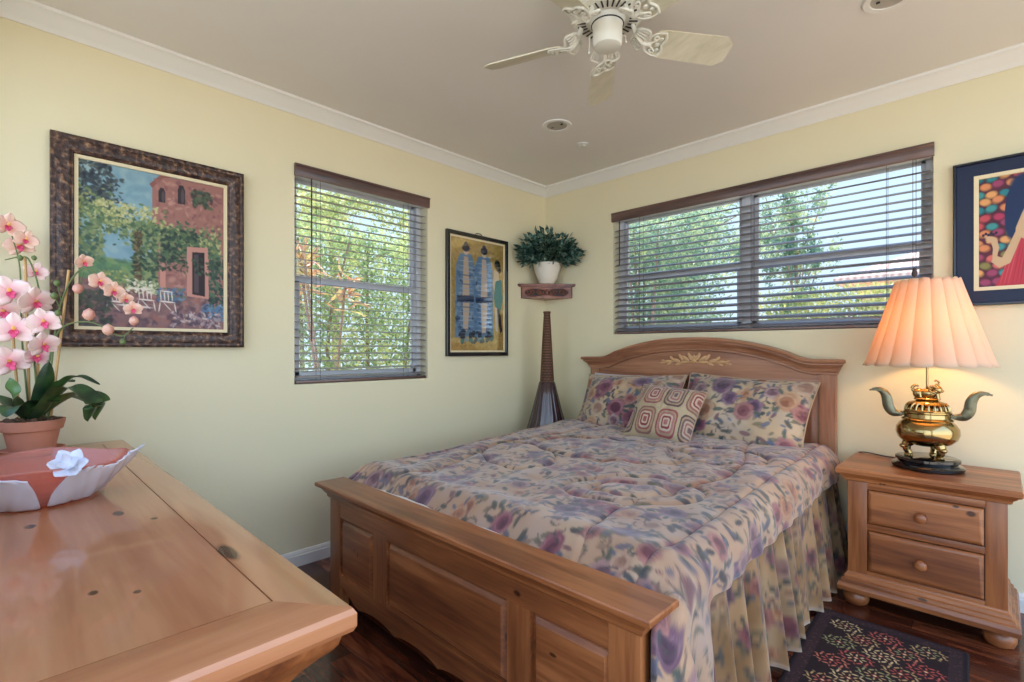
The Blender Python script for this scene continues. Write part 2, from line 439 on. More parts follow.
def raised(bm, x0, x1, z0, z1, y, edge=0.02, depth=0.008, inset=0.006, s=-1):
    """raised panel facing -y (s=-1): recess then field"""
    fr = []
    for o, d in ((0, 0), (0.001, inset), (0.006, inset), (edge, -depth * 0.35), (edge + 0.004, -depth * 0.35)):
        fr.append([(x0 + o, y - s * d, z0 + o), (x1 - o, y - s * d, z0 + o), (x1 - o, y - s * d, z1 - o), (x0 + o, y - s * d, z1 - o)])
    return loops(bm, fr, cap0=False, cap1=True)

def grid_mesh(name, P, C=None, closed_u=False):
    """P (nu,nv,3) numpy; C (nu,nv,3) srgb colours"""
    nu, nv = P.shape[:2]
    idx = np.arange(nu * nv).reshape(nu, nv)
    if closed_u: idx = np.vstack([idx, idx[:1]])
    q = np.stack([idx[:-1, :-1], idx[1:, :-1], idx[1:, 1:], idx[:-1, 1:]], -1).reshape(-1, 4)
    me = bpy.data.meshes.new(name)
    me.vertices.add(nu * nv); me.vertices.foreach_set('co', P.reshape(-1).astype(np.float32))
    me.loops.add(q.size); me.loops.foreach_set('vertex_index', q.reshape(-1).astype(np.int32))
    me.polygons.add(len(q)); me.polygons.foreach_set('loop_start', np.arange(0, q.size, 4, dtype=np.int32))
    me.polygons.foreach_set('loop_total', np.full(len(q), 4, dtype=np.int32))
    me.update(calc_edges=True)
    me.polygons.foreach_set('use_smooth', np.ones(len(q), dtype=bool))
    if C is not None: set_col(me, C.reshape(-1, 3))
    me.validate(); return me

def set_col(me, C):
    C = np.clip(C, 0, 1)
    l = np.where(C <= 0.04045, C / 12.92, ((C + 0.055) / 1.055) ** 2.4)
    a = me.color_attributes.new('Col', 'FLOAT_COLOR', 'POINT')
    a.data.foreach_set('color', np.concatenate([l, np.ones((len(l), 1))], 1).astype(np.float32).reshape(-1))

# ------------------------------------------------------------------ pattern painting (numpy)
class Canvas:
    def __init__(s, w, h, bg):
        s.w, s.h = w, h
        s.a = np.empty((h, w, 3)); s.a[:] = np.array(bg) / 255.0
        s.Y, s.X = np.mgrid[0:h, 0:w].astype(float)
    def blend(s, m, col, sl):
        m = m[..., None]; c = np.array(col) / 255.0
        s.a[sl] = s.a[sl] * (1 - m) + c * m
    def ell(s, cx, cy, rx, ry, ang, col, al=1.0, soft=0.15, tile=False):
        offs = [(0, 0)]
        R = max(rx, ry) * 1.3
        if tile:
            offs = [(i, j) for i in (-s.w, 0, s.w) for j in (-s.h, 0, s.h)]
        for ox, oy in offs:
            x, y = cx + ox, cy + oy
            x0, x1, y0, y1 = int(max(0, x - R)), int(min(s.w, x + R + 2)), int(max(0, y - R)), int(min(s.h, y + R + 2))
            if x0 >= x1 or y0 >= y1: continue
            sl = (slice(y0, y1), slice(x0, x1))
            X = s.X[sl] - x; Y = s.Y[sl] - y; c_, s_ = math.cos(ang), math.sin(ang)
            d = np.sqrt(((X * c_ + Y * s_) / rx) ** 2 + ((-X * s_ + Y * c_) / ry) ** 2)
            s.blend(np.clip((1 + soft - d) / (2 * soft + 1e-6), 0, 1) * al, col, sl)
    def poly(s, pts, col, al=1.0):
        P = np.array(pts, float); x0, y0 = np.floor(P.min(0)).astype(int); x1, y1 = np.ceil(P.max(0)).astype(int) + 1
        x0, y0, x1, y1 = max(0, x0), max(0, y0), min(s.w, x1), min(s.h, y1)
        if x0 >= x1 or y0 >= y1: return
        sl = (slice(y0, y1), slice(x0, x1)); X = s.X[sl] + .5; Y = s.Y[sl] + .5
        ins = np.zeros(X.shape, bool)
        for i in range(len(P)):
            xa, ya = P[i]; xb, yb = P[i - 1]
            if ya == yb: continue
            ins ^= ((ya > Y) != (yb > Y)) & (X < (xb - xa) * (Y - ya) / (yb - ya) + xa)
        s.blend(ins * al, col, sl)
    def line(s, x0, y0, x1, y1, w, col, al=1.0):
        d = math.hypot(x1 - x0, y1 - y0)
        s.ell((x0 + x1) / 2, (y0 + y1) / 2, d / 2 + .01, w / 2, math.atan2(y1 - y0, x1 - x0), col, al, 0.2)
    def sample(s, U, V, wrap=False):
        x = U * s.w - .5; y = V * s.h - .5
        if wrap: x = np.mod(x, s.w); y = np.mod(y, s.h)
        else: x = np.clip(x, 0, s.w - 1); y = np.clip(y, 0, s.h - 1)
        x0 = np.floor(x).astype(int); y0 = np.floor(y).astype(int); fx = (x - x0)[..., None]; fy = (y - y0)[..., None]
        x1 = (x0 + 1) % s.w if wrap else np.minimum(x0 + 1, s.w - 1)
        y1 = (y0 + 1) % s.h if wrap else np.minimum(y0 + 1, s.h - 1)
        x0 %= s.w; y0 %= s.h
        a = s.a
        return (a[y0, x0] * (1 - fx) + a[y0, x1] * fx) * (1 - fy) + (a[y1, x0] * (1 - fx) + a[y1, x1] * fx) * fy

_nt = np.random.RandomState(3).rand(64, 64)
def vnoise(x, y):
    x = np.asarray(x, float); y = np.asarray(y, float)
    xi = np.floor(x).astype(int); yi = np.floor(y).astype(int); fx = x - xi; fy = y - yi
    fx = fx * fx * (3 - 2 * fx); fy = fy * fy * (3 - 2 * fy)
    g = lambda i, j: _nt[np.mod(i, 64), np.mod(j, 64)]
    return (g(xi, yi) * (1 - fx) + g(xi + 1, yi) * fx) * (1 - fy) + (g(xi, yi + 1) * (1 - fx) + g(xi + 1, yi + 1) * fx) * fy - 0.5
def sst(a, b, x):
    t = np.clip((x - a) / (b - a), 0, 1); return t * t * (3 - 2 * t)

def floral(size_m, res, seed, n, rmin, rmax, bg=(208, 184, 152), dim=.93, leaf=6.0):
    """tiling rose-and-leaf print; size in metres, res in px per metre"""
    w = int(size_m * res); c = Canvas(w, w, bg); r = random.Random(seed)
    for _ in range(int(n * 1.4)):
        c.ell(r.random() * w, r.random() * w, r.uniform(.03, .09) * res, r.uniform(.03, .07) * res, r.random() * 3, r.choice([(224, 204, 174), (200, 180, 156), (204, 186, 172), (222, 188, 150)]), .7, .5, True)
    for _ in range(int(n * leaf)):
        x, y, a = r.random() * w, r.random() * w, r.random() * 6.28
        l = r.uniform(.010, .030) * res
        c.ell(x, y, l, l * r.uniform(.3, .5), a, r.choice([(92, 100, 116), (76, 82, 76), (116, 116, 98), (112, 112, 134), (58, 58, 64), (138, 126, 98), (130, 92, 98), (156, 132, 110)]), .85, .15, True)
    pal = [((206, 160, 150), (180, 118, 116), (112, 60, 72)), ((196, 140, 150), (150, 82, 104), (92, 44, 64)), ((222, 192, 158), (200, 150, 116), (150, 96, 70)),
           ((208, 184, 174), (172, 138, 142), (112, 78, 94)), ((170, 138, 158), (122, 88, 118), (76, 52, 78)), ((226, 206, 180), (204, 174, 148), (160, 122, 104))]
    for _ in range(n):
        x, y = r.random() * w, r.random() * w; R = r.uniform(rmin, rmax) * res; p = r.choice(pal)
        for lay, (k, rr) in enumerate(((7, .72), (6, .5), (5, .3))):
            off = r.random() * 6.28
            for i in range(k):
                a = off + 6.283 * i / k; t = r.random()
                colr = tuple(p[0][q] * (1 - t) + p[1][q] * t for q in range(3)) if lay < 2 else tuple(p[1][q] * (1 - t) + p[2][q] * t for q in range(3))
                c.ell(x + rr * R * math.cos(a), y + rr * R * math.sin(a), R * .36, R * .26, a + 1.57, p[2], .35, .25, True)
                c.ell(x + rr * R * .94 * math.cos(a), y + rr * R * .94 * math.sin(a), R * .34, R * .24, a + 1.57, colr, .95, .2, True)
        c.ell(x, y, R * .16, R * .14, 0, p[2], .9, .4, True)
        for i in range(3):
            a = r.random() * 6.28
            c.ell(x + R * 1.15 * math.cos(a), y + R * 1.15 * math.sin(a), R * .36, R * .15, a, r.choice([(76, 84, 92), (92, 104, 92), (104, 112, 140)]), .9, .15, True)
    for _ in range(int(n * 2.2)):
        x, y = r.random() * w, r.random() * w; a = r.random() * 6.28
        for i in range(6):
            c.ell(x + i * .007 * res * math.cos(a + i * .15), y + i * .007 * res * math.sin(a + i * .15), .005 * res, .0028 * res, a + i, r.choice([(86, 80, 84), (120, 90, 100), (96, 100, 90)]), .8, .2, True)
    c.a *= dim
    return c

F_BED = floral(1.6, 300, 5, 210, .028, .054, (206, 176, 144), .82, 6.5)
F_BED.a *= np.array([.99, .91, .87])
F_SKIRT = floral(1.2, 300, 15, 90, .026, .046, (176, 142, 98), .66, 6.0)
F_SKIRT.a *= np.array([1.10, .97, .80])
F_SHAM = floral(0.9, 420, 23, 52, .045, .08, (208, 180, 144), .86, 8.0)

# ================================================================== SETTING
T = 0.14
YF = -3.22       # front wall (behind the camera)
XR = 3.50        # right wall
HC = 2.414
def wall_with_holes(axis, pos, thick, a0, a1, z0, z1, holes):
    """axis 0: wall at x=pos (outer side pos-thick..pos); axis 1: wall at y=pos..pos+thick"""
    bm = B(); As = sorted({a0, a1, *[h[0] for h in holes], *[h[1] for h in holes]}); Zs = sorted({z0, z1, *[h[2] for h in holes], *[h[3] for h in holes]})
    for i in range(len(As) - 1):
        for k in range(len(Zs) - 1):
            am, zm = (As[i] + As[i + 1]) / 2, (Zs[k] + Zs[k + 1]) / 2
            if any(h[0] < am < h[1] and h[2] < zm < h[3] for h in holes): continue
            p0, p1 = sorted((pos, pos + thick))
            if axis == 0: box(bm, p0, p1, As[i], As[i + 1], Zs[k], Zs[k + 1])
            else: box(bm, As[i], As[i + 1], p0, p1, Zs[k], Zs[k + 1])
    seen = {}
    for f in bm.faces: seen.setdefault(tuple(round(q, 4) for q in f.calc_center_median()), []).append(f)
    bmesh.ops.delete(bm, geom=[f for v in seen.values() if len(v) > 1 for f in v], context='FACES_ONLY')
    return bm
W1 = (-2.00, -1.155, 0.945, 2.09)     # left window (y0,y1,z0,z1)
W2 = (0.640, 2.400, 1.236, 2.095)     # back window (x0,x1,z0,z1)
struct('wall_left', wall_with_holes(0, 0, -T, YF - T, T, -0.05, 2.6, [W1]), M['wall'])
struct('wall_back', wall_with_holes(1, 0, T, 0.0, XR + T, -0.05, 2.6, [W2]), M['wall'])
struct('wall_right', wall_with_holes(0, XR, T, YF - T, 0.0, -0.05, 2.6, [(-3.15, -0.12, 0.0, 2.35)]), M['wall'])  # wide unseen opening, added to let daylight in from the right
struct('wall_front', wall_with_holes(1, YF, -T, 0.0, XR, -0.05, 2.6, [(2.08, 3.42, 0.0, 2.35), (0.15, 1.95, 0.95, 2.25)]), M['wall'])  # openings behind the camera are added to light the back wall
struct('floor', box(B(), -T, XR + T, YF - T, T, -0.12, 0.0), M['floor'])
struct('ceiling', box(B(), 0.0, XR, YF, 0.0, HC, HC + 0.1), M['ceiling'])
struct('shade_eaves', box(B(), -0.75, XR + T, YF - T, 0.95, 2.6, 2.68), M['white_trim'])  # unseen roof slab, eaves added to keep sun off the windows

# crown moulding and baseboards
def crown(bm, p, q, inn, along):
    """p->q along the wall; inn = inward unit"""
    prof = [(0.0, HC), (0.0, HC - .066), (.008, HC - .068), (.014, HC - .058), (.022, HC - .050), (.032, HC - .040), (.046, HC - .026), (.056, HC - .018), (.062, HC - .014), (.070, HC - .012), (.072, HC)]
    rings = []
    for e_, s_ in ((p, 1), (q, -1)):
        rings.append([(e_[0] + inn[0] * o + along[0] * o * s_, e_[1] + inn[1] * o + along[1] * o * s_, z) for o, z in prof])
    return loops(bm, rings)
struct('trim_2', crown(B(), (0, YF), (0, 0), (1, 0), (0, 1)), M['white_trim'], sharp=20)
struct('trim_3', crown(B(), (0, 0), (XR, 0), (0, -1), (1, 0)), M['white_trim'], sharp=20)
def baseb(bm, p, q, inn):
    prof = [(0, 0), (.016, 0), (.016, .055), (.012, .060), (.012, .066), (.006, .078), (0, .080)]
    return loops(bm, [[(e_[0] + inn[0] * o, e_[1] + inn[1] * o, z) for o, z in prof] for e_ in (p, q)])
struct('baseboard_left', baseb(B(), (0, YF), (0, 0), (1, 0)), M['white_trim'], sharp=20)
struct('baseboard_back', baseb(B(), (0.016, 0), (XR, 0), (0, -1)), M['white_trim'], sharp=20)

# windows: local frame (a along the wall, d outward depth, z); f maps to world
def win_part(f, boxes, bev=0.003):
    bm = B()
    for a0, a1, d0, d1, z0, z1 in boxes:
        p = f(a0, d0); q = f(a1, d1)
        box(bm, min(p[0], q[0]), max(p[0], q[0]), min(p[1], q[1]), max(p[1], q[1]), z0, z1, bev)
    return bm
def make_window(idx, f, a0, a1, z0, z1, zm, units):
    fr = [(a0, a1, .075, .135, z1 - .03, z1), (a0, a1, .075, .135, z0, z0 + .03), (a0, a0 + .035, .075, .135, z0, z1), (a1 - .035, a1, .075, .135, z0, z1)]
    for k in range(1, len(units)):
        c = units[k][0]; fr.append((c - .028, c + .028, .072, .135, z0, z1))
    w = struct('window_%d' % idx, win_part(f, fr), M['vinyl'])
    for (u0, u1) in units:
        lo = [(u0 + .03, u1 - .03, .08, .105, zm - .012, zm + .022), (u0 + .03, u1 - .03, .08, .105, z0 + .028, z0 + .065), (u0 + .03, u0 + .06, .08, .105, z0 + .04, zm), (u1 - .06, u1 - .03, .08, .105, z0 + .04, zm)]
        up = [(u0 + .03, u1 - .03, .107, .13, zm - .004, zm + .03), (u0 + .03, u1 - .03, .107, .13, z1 - .055, z1 - .028), (u0 + .03, u0 + .055, .107, .13, zm, z1 - .03), (u1 - .055, u1 - .03, .107, .13, zm, z1 - .03)]
        ls = part('lower_sash', win_part(f, lo), M['vinyl'], w)
        us = part('upper_sash', win_part(f, up), M['vinyl'], w)
        for s_, d, za, zb in ((ls, .093, z0 + .05, zm), (us, .118, zm + .01, z1 - .04)):
            part('pane', win_part(f, [(u0 + .045, u1 - .045, d - .002, d + .002, za, zb)], 0), M['glass'], s_)
    return w
f1 = lambda a, d: (-d, a)
f2 = lambda a, d: (a, d)
make_window(1, f1, W1[0], W1[1], W1[2], W1[3], 1.50, [(W1[0], W1[1])])
make_window(2, f2, W2[0], W2[1], W2[2], W2[3], 1.625, [(W2[0], 1.532), (1.532, W2[1])])

def make_blind(f, a0, a1, z0, z1, label, tilt, wand_a, wand_z, cord_as, long_mat, lat_slat=0.05, base=None, pull=None):
    t = thing('window_blind', label, 'blind', base)
    # valance sits slightly proud of the wall
    bm = B()
    prof = [(-.014, z1 - .058), (-.018, z1 - .050), (-.018, z1 - .010), (-.022, z1 - .006), (-.022, z1 + .004), (-.004, z1 + .004), (-.004, z1 - .058)]
    loops(bm, [[(*f(a, d), z) for d, z in prof] for a in (a0 - .004, a1 + .004)])
    part('valance', bm, long_mat, t)
    part('headrail', win_part(f, [(a0 + .008, a1 - .008, .004, .05, z1 - .055, z1 - .015)]), M['vinyl'], t)
    bm = B(); n = int((z1 - .075 - z0 - .03) / .0415)
    for i in range(n):
        z = z0 + .038 + i * .0415
        rr = []
        for a in (a0 + .010, a1 - .010):
            ring = []
            for k in range(5):
                s_ = -1 + k / 2.0; d = .030 + s_ * lat_slat / 2; zz = z + s_ * tilt * lat_slat / 2 + .0022 * (1 - s_ * s_)
                ring.append((*f(a, d), zz + .0013))
            for k in range(4, -1, -1):
                s_ = -1 + k / 2.0; d = .030 + s_ * lat_slat / 2; zz = z + s_ * tilt * lat_slat / 2 + .0022 * (1 - s_ * s_)
                ring.append((*f(a, d), zz - .0013))
            rr.append(ring)
        loops(bm, rr)
    part('slats', bm, M['slat'], t)
    part('bottom_rail', win_part(f, [(a0 + .008, a1 - .008, .006, .056, z0 + .003, z0 + .018)], .004), long_mat, t)
    for a in cord_as:
        for d in (.004, .056):
            bm = B(); p = f(a, d); tube(bm, [(p[0], p[1], z0 + .015), (p[0], p[1], z1 - .05)], .0011, 5)
            part('ladder_cord', bm, M['cord'], t)
    p = f(wand_a, -.012)
    bm = B(); tube(bm, [(p[0], p[1], z1 - .055), (p[0], p[1], wand_z)], .0042, 6)
    part('tilt_wand', bm, M['cord'], t)
    if pull:
        p = f(pull[0], -.012); q = f(pull[0] + .012, -.012)
        bm = B(); tube(bm, [(p[0], p[1], z1 - .055), (p[0], p[1], pull[1])], .0012, 5); tube(bm, [(q[0], q[1], z1 - .055), (q[0], q[1], pull[1])], .0012, 5)
        pc = part('pull_cord', bm, M['cord'], t)
        bm = B(); lathe(bm, [(.003, .03), (.008, .02), (.012, .0), (.008, -.012), (.002, -.016)], ((p[0] + q[0]) / 2, p[1], pull[1]), 10)
        part('tassel', bm, M['cord'], pc)
    return t
make_blind(f1, W1[0], W1[1], W1[2], W1[3], 'dark wooden venetian blind over the tall left window beside the gold figure print', 0.14, -1.915, 1.17, [-1.86, -1.30], M['dark_blind_y'], base=(0, -1.58, 2.09))
make_blind(f2, W2[0], W2[1], W2[2], W2[3], 'wide dark wooden venetian blind over the window above the bed', 0.42, 0.70, 1.72, [0.85, 1.58, 2.22], M['dark_blind'], base=(1.52, 0, 2.095), pull=(2.325, 1.49))

# ================================================================== FURNITURE
# ---- bed frame
bed = thing('bed', 'honey pine bed frame with arched carved headboard and panelled footboard', 'bed', (1.27, -1.05, 0))
# headboard
def arch(x, c=1.255, hw=.635, z=1.078, h=.126):
    t = abs(x - c) / hw
    if t >= 1.06: return z
    s_ = 1 - min(t, 1) ** 2.2
    if t > .86:
        k = (1.06 - t) / .20; s0 = 1 - .86 ** 2.2
        s_ = s0 * k * k
    return z + h * s_
xs = [.44 + (2.065 - .44) * i / 96 for i in range(97)]
bm = B(); prof = [(-.022, -.004), (-.022, -.084), (-.062, -.084), (-.070, -.080), (-.070, -.070), (-.076, -.066), (-.078, -.056), (-.086, -.044), (-.100, -.034), (-.104, -.030), (-.104, -.024), (-.114, -.020), (-.118, -.012), (-.114, -.002), (-.104, 0), (-.022, 0)]
rings = []
for k in range(97):
    t = k / 96.0; ring = []
    for o, z in prof:
        ov = max(0.0, -o - .064) if o > -.1 or True else 0
        a_, b_ = .492 - ov, 2.020 + ov
        ring.append((a_ + (b_ - a_) * t, o, z, ov))
    rings.append([(x, o, arch(x) + z) for x, o, z, ov in ring])
loops(bm, rings)
part('headboard_crown', bm, M['head_x'], bed, sharp=24)
bm = B()   # arched board, .96 up to the crown
zi = .965
xb = [.500 + (2.015 - .500) * i / 60 for i in range(61)]
loops(bm, [[(x, -.052, zi), (x, -.052, arch(x) - .07), (x, -.024, arch(x) - .07), (x, -.024, zi)] for x in xb])
part('arched_board', bm, M['head_x'], bed)
for x0, x1 in ((.490, .560), (1.945, 2.018)):
    bm = B(); stack(bm, x0, x1, -.064, -.022, [(0, 0), (0, arch((x0 + x1) / 2) - .075)])
    part('post', bm, M['head_z'], bed)
bm = B(); box(bm, .56, 1.945, -.060, -.024, .925, .966, .002); box(bm, .56, 1.945, -.060, -.024, .30, .42, .002)
for x in (.86, 1.62): box(bm, x, x + .06, -.0595, -.024, .42, .925, .001)
part('headboard_rail', bm, M['head_x'], bed)
for x0, x1 in ((.56, .86), (.92, 1.62), (1.68, 1.945)):
    part('headboard_panel', raised(B(), x0, x1, .42, .925, -.060, edge=.035, depth=.004, inset=.014), M['head_z'], bed)
# carved applique: leaf scroll
bm = B(); r_ = random.Random(4)
def leafblade(x, z, ang, ln, wd):
    ball(bm, (x + ln * .5 * math.cos(ang), -.054, z + ln * .5 * math.sin(ang)), ln * .5, 1.0, .16, wd / ln, 10, 6, rot=Matrix.Rotation(-ang, 3, 'Y'))
for s_ in (-1, 1):
    for t, z, a, ln, wd in ((.02, 1.062, 1.2, .050, .020), (.03, 1.055, .6, .062, .022), (.03, 1.048, .05, .060, .020), (.07, 1.060, .9, .050, .020), (.09, 1.052, .25, .060, .022), (.08, 1.046, -.35, .045, .018),
                            (.13, 1.058, .7, .042, .018), (.14, 1.050, .1, .052, .018), (.15, 1.046, -.5, .034, .014), (.185, 1.048, .35, .038, .014), (.19, 1.044, -.1, .042, .013)):
        leafblade(1.262 + s_ * t, z, a if s_ > 0 else PI - a, ln, wd)
    tube(bm, [(1.262, -.055, 1.052), (1.262 + s_ * .07, -.056, 1.046), (1.262 + s_ * .14, -.056, 1.052), (1.262 + s_ * .21, -.056, 1.040)], lambda t: .005 * (1 - .7 * t), 6, 8)
for i in range(5): leafblade(1.262, 1.056, PI * (.2 + .15 * i), .042, .016)
ball(bm, (1.262, -.056, 1.056), .012, 1, .6, 1)
part('carved_applique', bm, M['carve'], bed, label='pale carved leaf scroll')
# footboard
FY0, FY1 = -2.062, -2.024
cap = B(); stack(cap, .535, 2.045, FY0, FY1, [(.004, .482), (.010, .488), (.012, .500), (.020, .508), (.028, .520), (.030, .528), (.044, .530), (.049, .534), (.049, .545), (.046, .549)])
part('footboard_cap', cap, M['pine_x'], bed, sharp=24)
for x0, x1 in ((.535, .622), (1.960, 2.046)):
    bm = B(); box(bm, x0, x1, FY0 - .002, FY1 + .002, 0.0, .484, .002)
    part('post', bm, M['pine_z'], bed)
bm = B(); box(bm, .622, 1.972, FY0, FY1, .415, .484)
part('top_rail', bm, M['pine_x'], bed)
for x0, x1 in ((.888, .985), (1.620, 1.708)):
    bm = B(); box(bm, x0, x1, FY0, FY1, .165, .415)
    part('stile', bm, M['pine_z'], bed)
for x0, x1 in ((.622, .888), (.985, 1.620), (1.708, 1.972)):
    part('footboard_panel', raised(B(), x0, x1, .165, .415, FY0, edge=.024, depth=.004, inset=.016), M['pine_x'], bed)
bm = B(); N_ = 90; rings = []
for i in range(N_ + 1):
    x = .622 + (1.972 - .622) * i / N_; t = abs(x - 1.297) / .675
    zb = .072 + .022 * abs(math.sin(t * PI * 2.6)) ** .6 + (.03 * sst(.8, 1.0, np.array(t)).item())
    rings.append([(x, FY0, zb), (x, FY0, .165), (x, FY1, .165), (x, FY1, zb)])
loops(bm, rings)
part('bottom_rail', bm, M['pine_x'], bed)
for x0, x1 in ((.50, .53), (1.965, 1.992)):
    bm = B(); box(bm, x0, x1, FY1, -.066, .20, .34, .003)
    part('side_rail', bm, M['pine_y'], bed)

# ---- mattress block (box spring and mattress under the comforter)
mt = thing('mattress', 'mattress hidden under the floral comforter on the pine bed', 'mattress', (1.27, -1.05, .22))
bm = B(); box(bm, .535, 2.0, -2.015, -.07, .22, .38, .03); part('box_spring', bm, M['plastic'], mt)
bm = B(); box(bm, .54, 1.995, -2.005, -.075, .38, .535, .05); part('mattress_body', bm, M['plastic'], mt)

# ---- comforter
def comforter():
    XC, FW, R = 1.247, .712, .085
    nu, nv = 400, 330
    y0, y1 = -.16, -1.985
    v = np.linspace(0, 1, nv)[None, :]
    arcq = R * PI / 2
    yv = y0 + (y1 - y0) * v
    # hem drops
    foot = sst(-1.70, -1.90, yv)
    dropR = .060 + .30 * foot + 0 * yv
    dropL = .10 + 0 * yv
    u = np.linspace(-1, 1, nu)[:, None]
    tot = FW + arcq
    s = np.where(u < 0, u * (tot + dropL), u * (tot + dropR))
    a = np.abs(s); sg = np.sign(s)
    th = np.clip((a - FW) / R, 0, PI / 2)
    down = np.clip(a - FW - arcq, 0, None)
    x = np.where(a < FW, a, FW + R * np.sin(th))
    zdrop = R * (1 - np.cos(th)) + down
    side = sst(FW, FW + arcq, a)
    ztop = .572 + .050 * sst(-1.95, -.5, yv) + .012 * sst(-.9, -.3, yv)
    Y = yv + 0 * s
    # puff and wrinkles
    wr = .010 * vnoise(s * 3.1 + 5, Y * 3.3) + .007 * vnoise(s * 8 + Y * 3, Y * 8 - s * 4) + .0035 * vnoise(s * 22 + Y * 6, Y * 19 - s * 9)
    diag = .0045 * np.sin((s * 1.3 + Y * .55) * 26 + 4.5 * vnoise(s * 3, Y * 3)) * (0.4 + vnoise(s * 2 + 9, Y * 2) + .4)
    def groove(d, w=.012, h=.013): return -h * np.exp(-(d / w) ** 2)
    q = np.zeros_like(s + Y)
    # medallion and scroll quilting lines
    for (cx, cy, rx, ry, an) in ((.38, -1.40, .26, .16, .5), (.38, -1.40, .15, .08, .5), (-.36, -1.25, .27, .17, -.5), (-.05, -.90, .42, .22, 0.1), (.42, -.72, .22, .16, .3)):
        X_ = (s - cx) * math.cos(an) + (Y - cy) * math.sin(an); Y_ = -(s - cx) * math.sin(an) + (Y - cy) * math.cos(an)
        d = (np.sqrt((X_ / rx) ** 2 + (Y_ / ry) ** 2) - 1) * min(rx, ry)
        q += groove(d)
    q += groove(s - (FW + .01), .010, .012)                     # border seam near the right edge
    q += groove(s + (FW + .01), .010, .012)
    q += groove(s - (.52 + .07 * np.sin(Y * 5)), .012, .010) + groove(s + (.52 + .07 * np.sin(Y * 5 + 1)), .012, .010)
    h = wr + diag + q
    rip = .005 * np.sin(Y * 42 + 3 * vnoise(Y * 6, s * 2)) * side + .006 * vnoise(Y * 22, s * 5) * side
    Z = ztop - zdrop + h * (1 - side * .6)
    X = XC + sg * (x + (h * .9 + rip) * side)
    # fall at the foot, behind the footboard
    fall = sst(-1.86, -1.985, yv) * (1 - sst(FW + .02, FW + arcq, s) * 1.0)
    Z = Z - fall * .060 * (1 + .4 * vnoise(s * 9, Y)) + .014 * np.exp(-((yv + 1.84) / .06) ** 2)
    # right foot corner hangs outside the post
    cor = sst(FW + .03, FW + arcq + .03, s) * foot
    X = X + cor * (.035 + .05 * sst(0, .3, down)) + .022 * np.sin(Y * 55 + 3 * down) * cor * sst(0, .2, down)
    Y = Y - cor * .060 * sst(-1.78, -1.925, yv)
    wrap = cor * sst(-1.925, -1.985, yv); X = X - wrap * np.clip(X - 2.060, 0, None) * .95
    Z = Z + 0.02 * cor * np.sin(Y * 70)
    # left side bulges a little against the wall side
    X = X - (s < -FW) * .012 * (1 + vnoise(Y * 5, s))
    P = np.stack([X, Y, Z], -1)
    C = F_BED.sample((s + 3) / 1.6, (yv - down * 0 + 4) / 1.6 + 0 * s, True)
    return P, C
P, C = comforter()
cf = link('comforter', grid_mesh('comforter', P, C), M['fabric'])
tag(cf, 'quilted floral comforter in mauve, cream and dusty blue spread over the bed', 'comforter')
sol = cf.modifiers.new('thickness', 'SOLIDIFY'); sol.thickness = 0.012; sol.offset = -1
# piping along both hems
bm = B(); tube(bm, [tuple(P[-1, k]) for k in range(0, P.shape[1], 2)], .0055, 6)
pipe = part('hem_piping', bm, M['piping'], cf)
bm = B(); tube(bm, [tuple(P[0, k]) for k in range(0, P.shape[1], 3)], .0055, 6)
part('hem_piping', bm, M['piping'], cf)

# ---- bed skirt (gathered ruffle)
def ruffle(x0, sg, y0, y1, top, bot, seed):
    nu, nv = 620, 26
    y = np.linspace(y0, y1, nu)[:, None]; v = np.linspace(0, 1, nv)[None, :]
    ph = y * 47 + 3.2 * vnoise(y * 5 + seed, y * 0 + 1.0)
    amp = (.010 + .036 * v ** .8) * (0.65 + .8 * (vnoise(y * 4 + seed, v * 0 + 3) + .5))
    w = np.sin(ph + .5 * v) + .22 * np.sin(ph * 2.3 + 1 + v)
    x = x0 + sg * (.012 + .030 * v + amp * w * .75)
    yy = y + .010 * np.cos(ph * 1.0) * v
    z = top + (bot - top) * v + .012 * np.sin(ph * .5) * v - .02 * v * (vnoise(y * 3, v * 0))
    z = np.maximum(z, .006)
    P = np.stack([x + 0 * v, yy + 0 * v, z + 0 * y], -1)
    C = F_SKIRT.sample((y * 1.5 + v * .05 + 5) / 1.2, (v * (top - bot) + 3 + seed) / 1.2 + 0 * y, True)
    t = sst(.955, .985, v + 0 * y)[..., None]
    C = C * (1 - t) + t * np.array([.80, .66, .55])
    return P, C
sk = thing('bed_skirt', 'gathered floral bed skirt hanging to the floor below the comforter', 'bed skirt', (1.27, -1.05, 0))
P2, C2 = ruffle(2.010, 1, -.13, -1.985, .495, .018, 0); o = link('skirt_panel', grid_mesh('skirt_panel', P2, C2), M['fabric'], sk)
P2, C2 = ruffle(.492, -1, -.13, -1.985, .46, .018, 7); o = link('skirt_panel', grid_mesh('skirt_panel', P2, C2), M['fabric'], sk)
for o_ in sk.children:
    so = o_.modifiers.new('thickness', 'SOLIDIFY'); so.thickness = 0.003

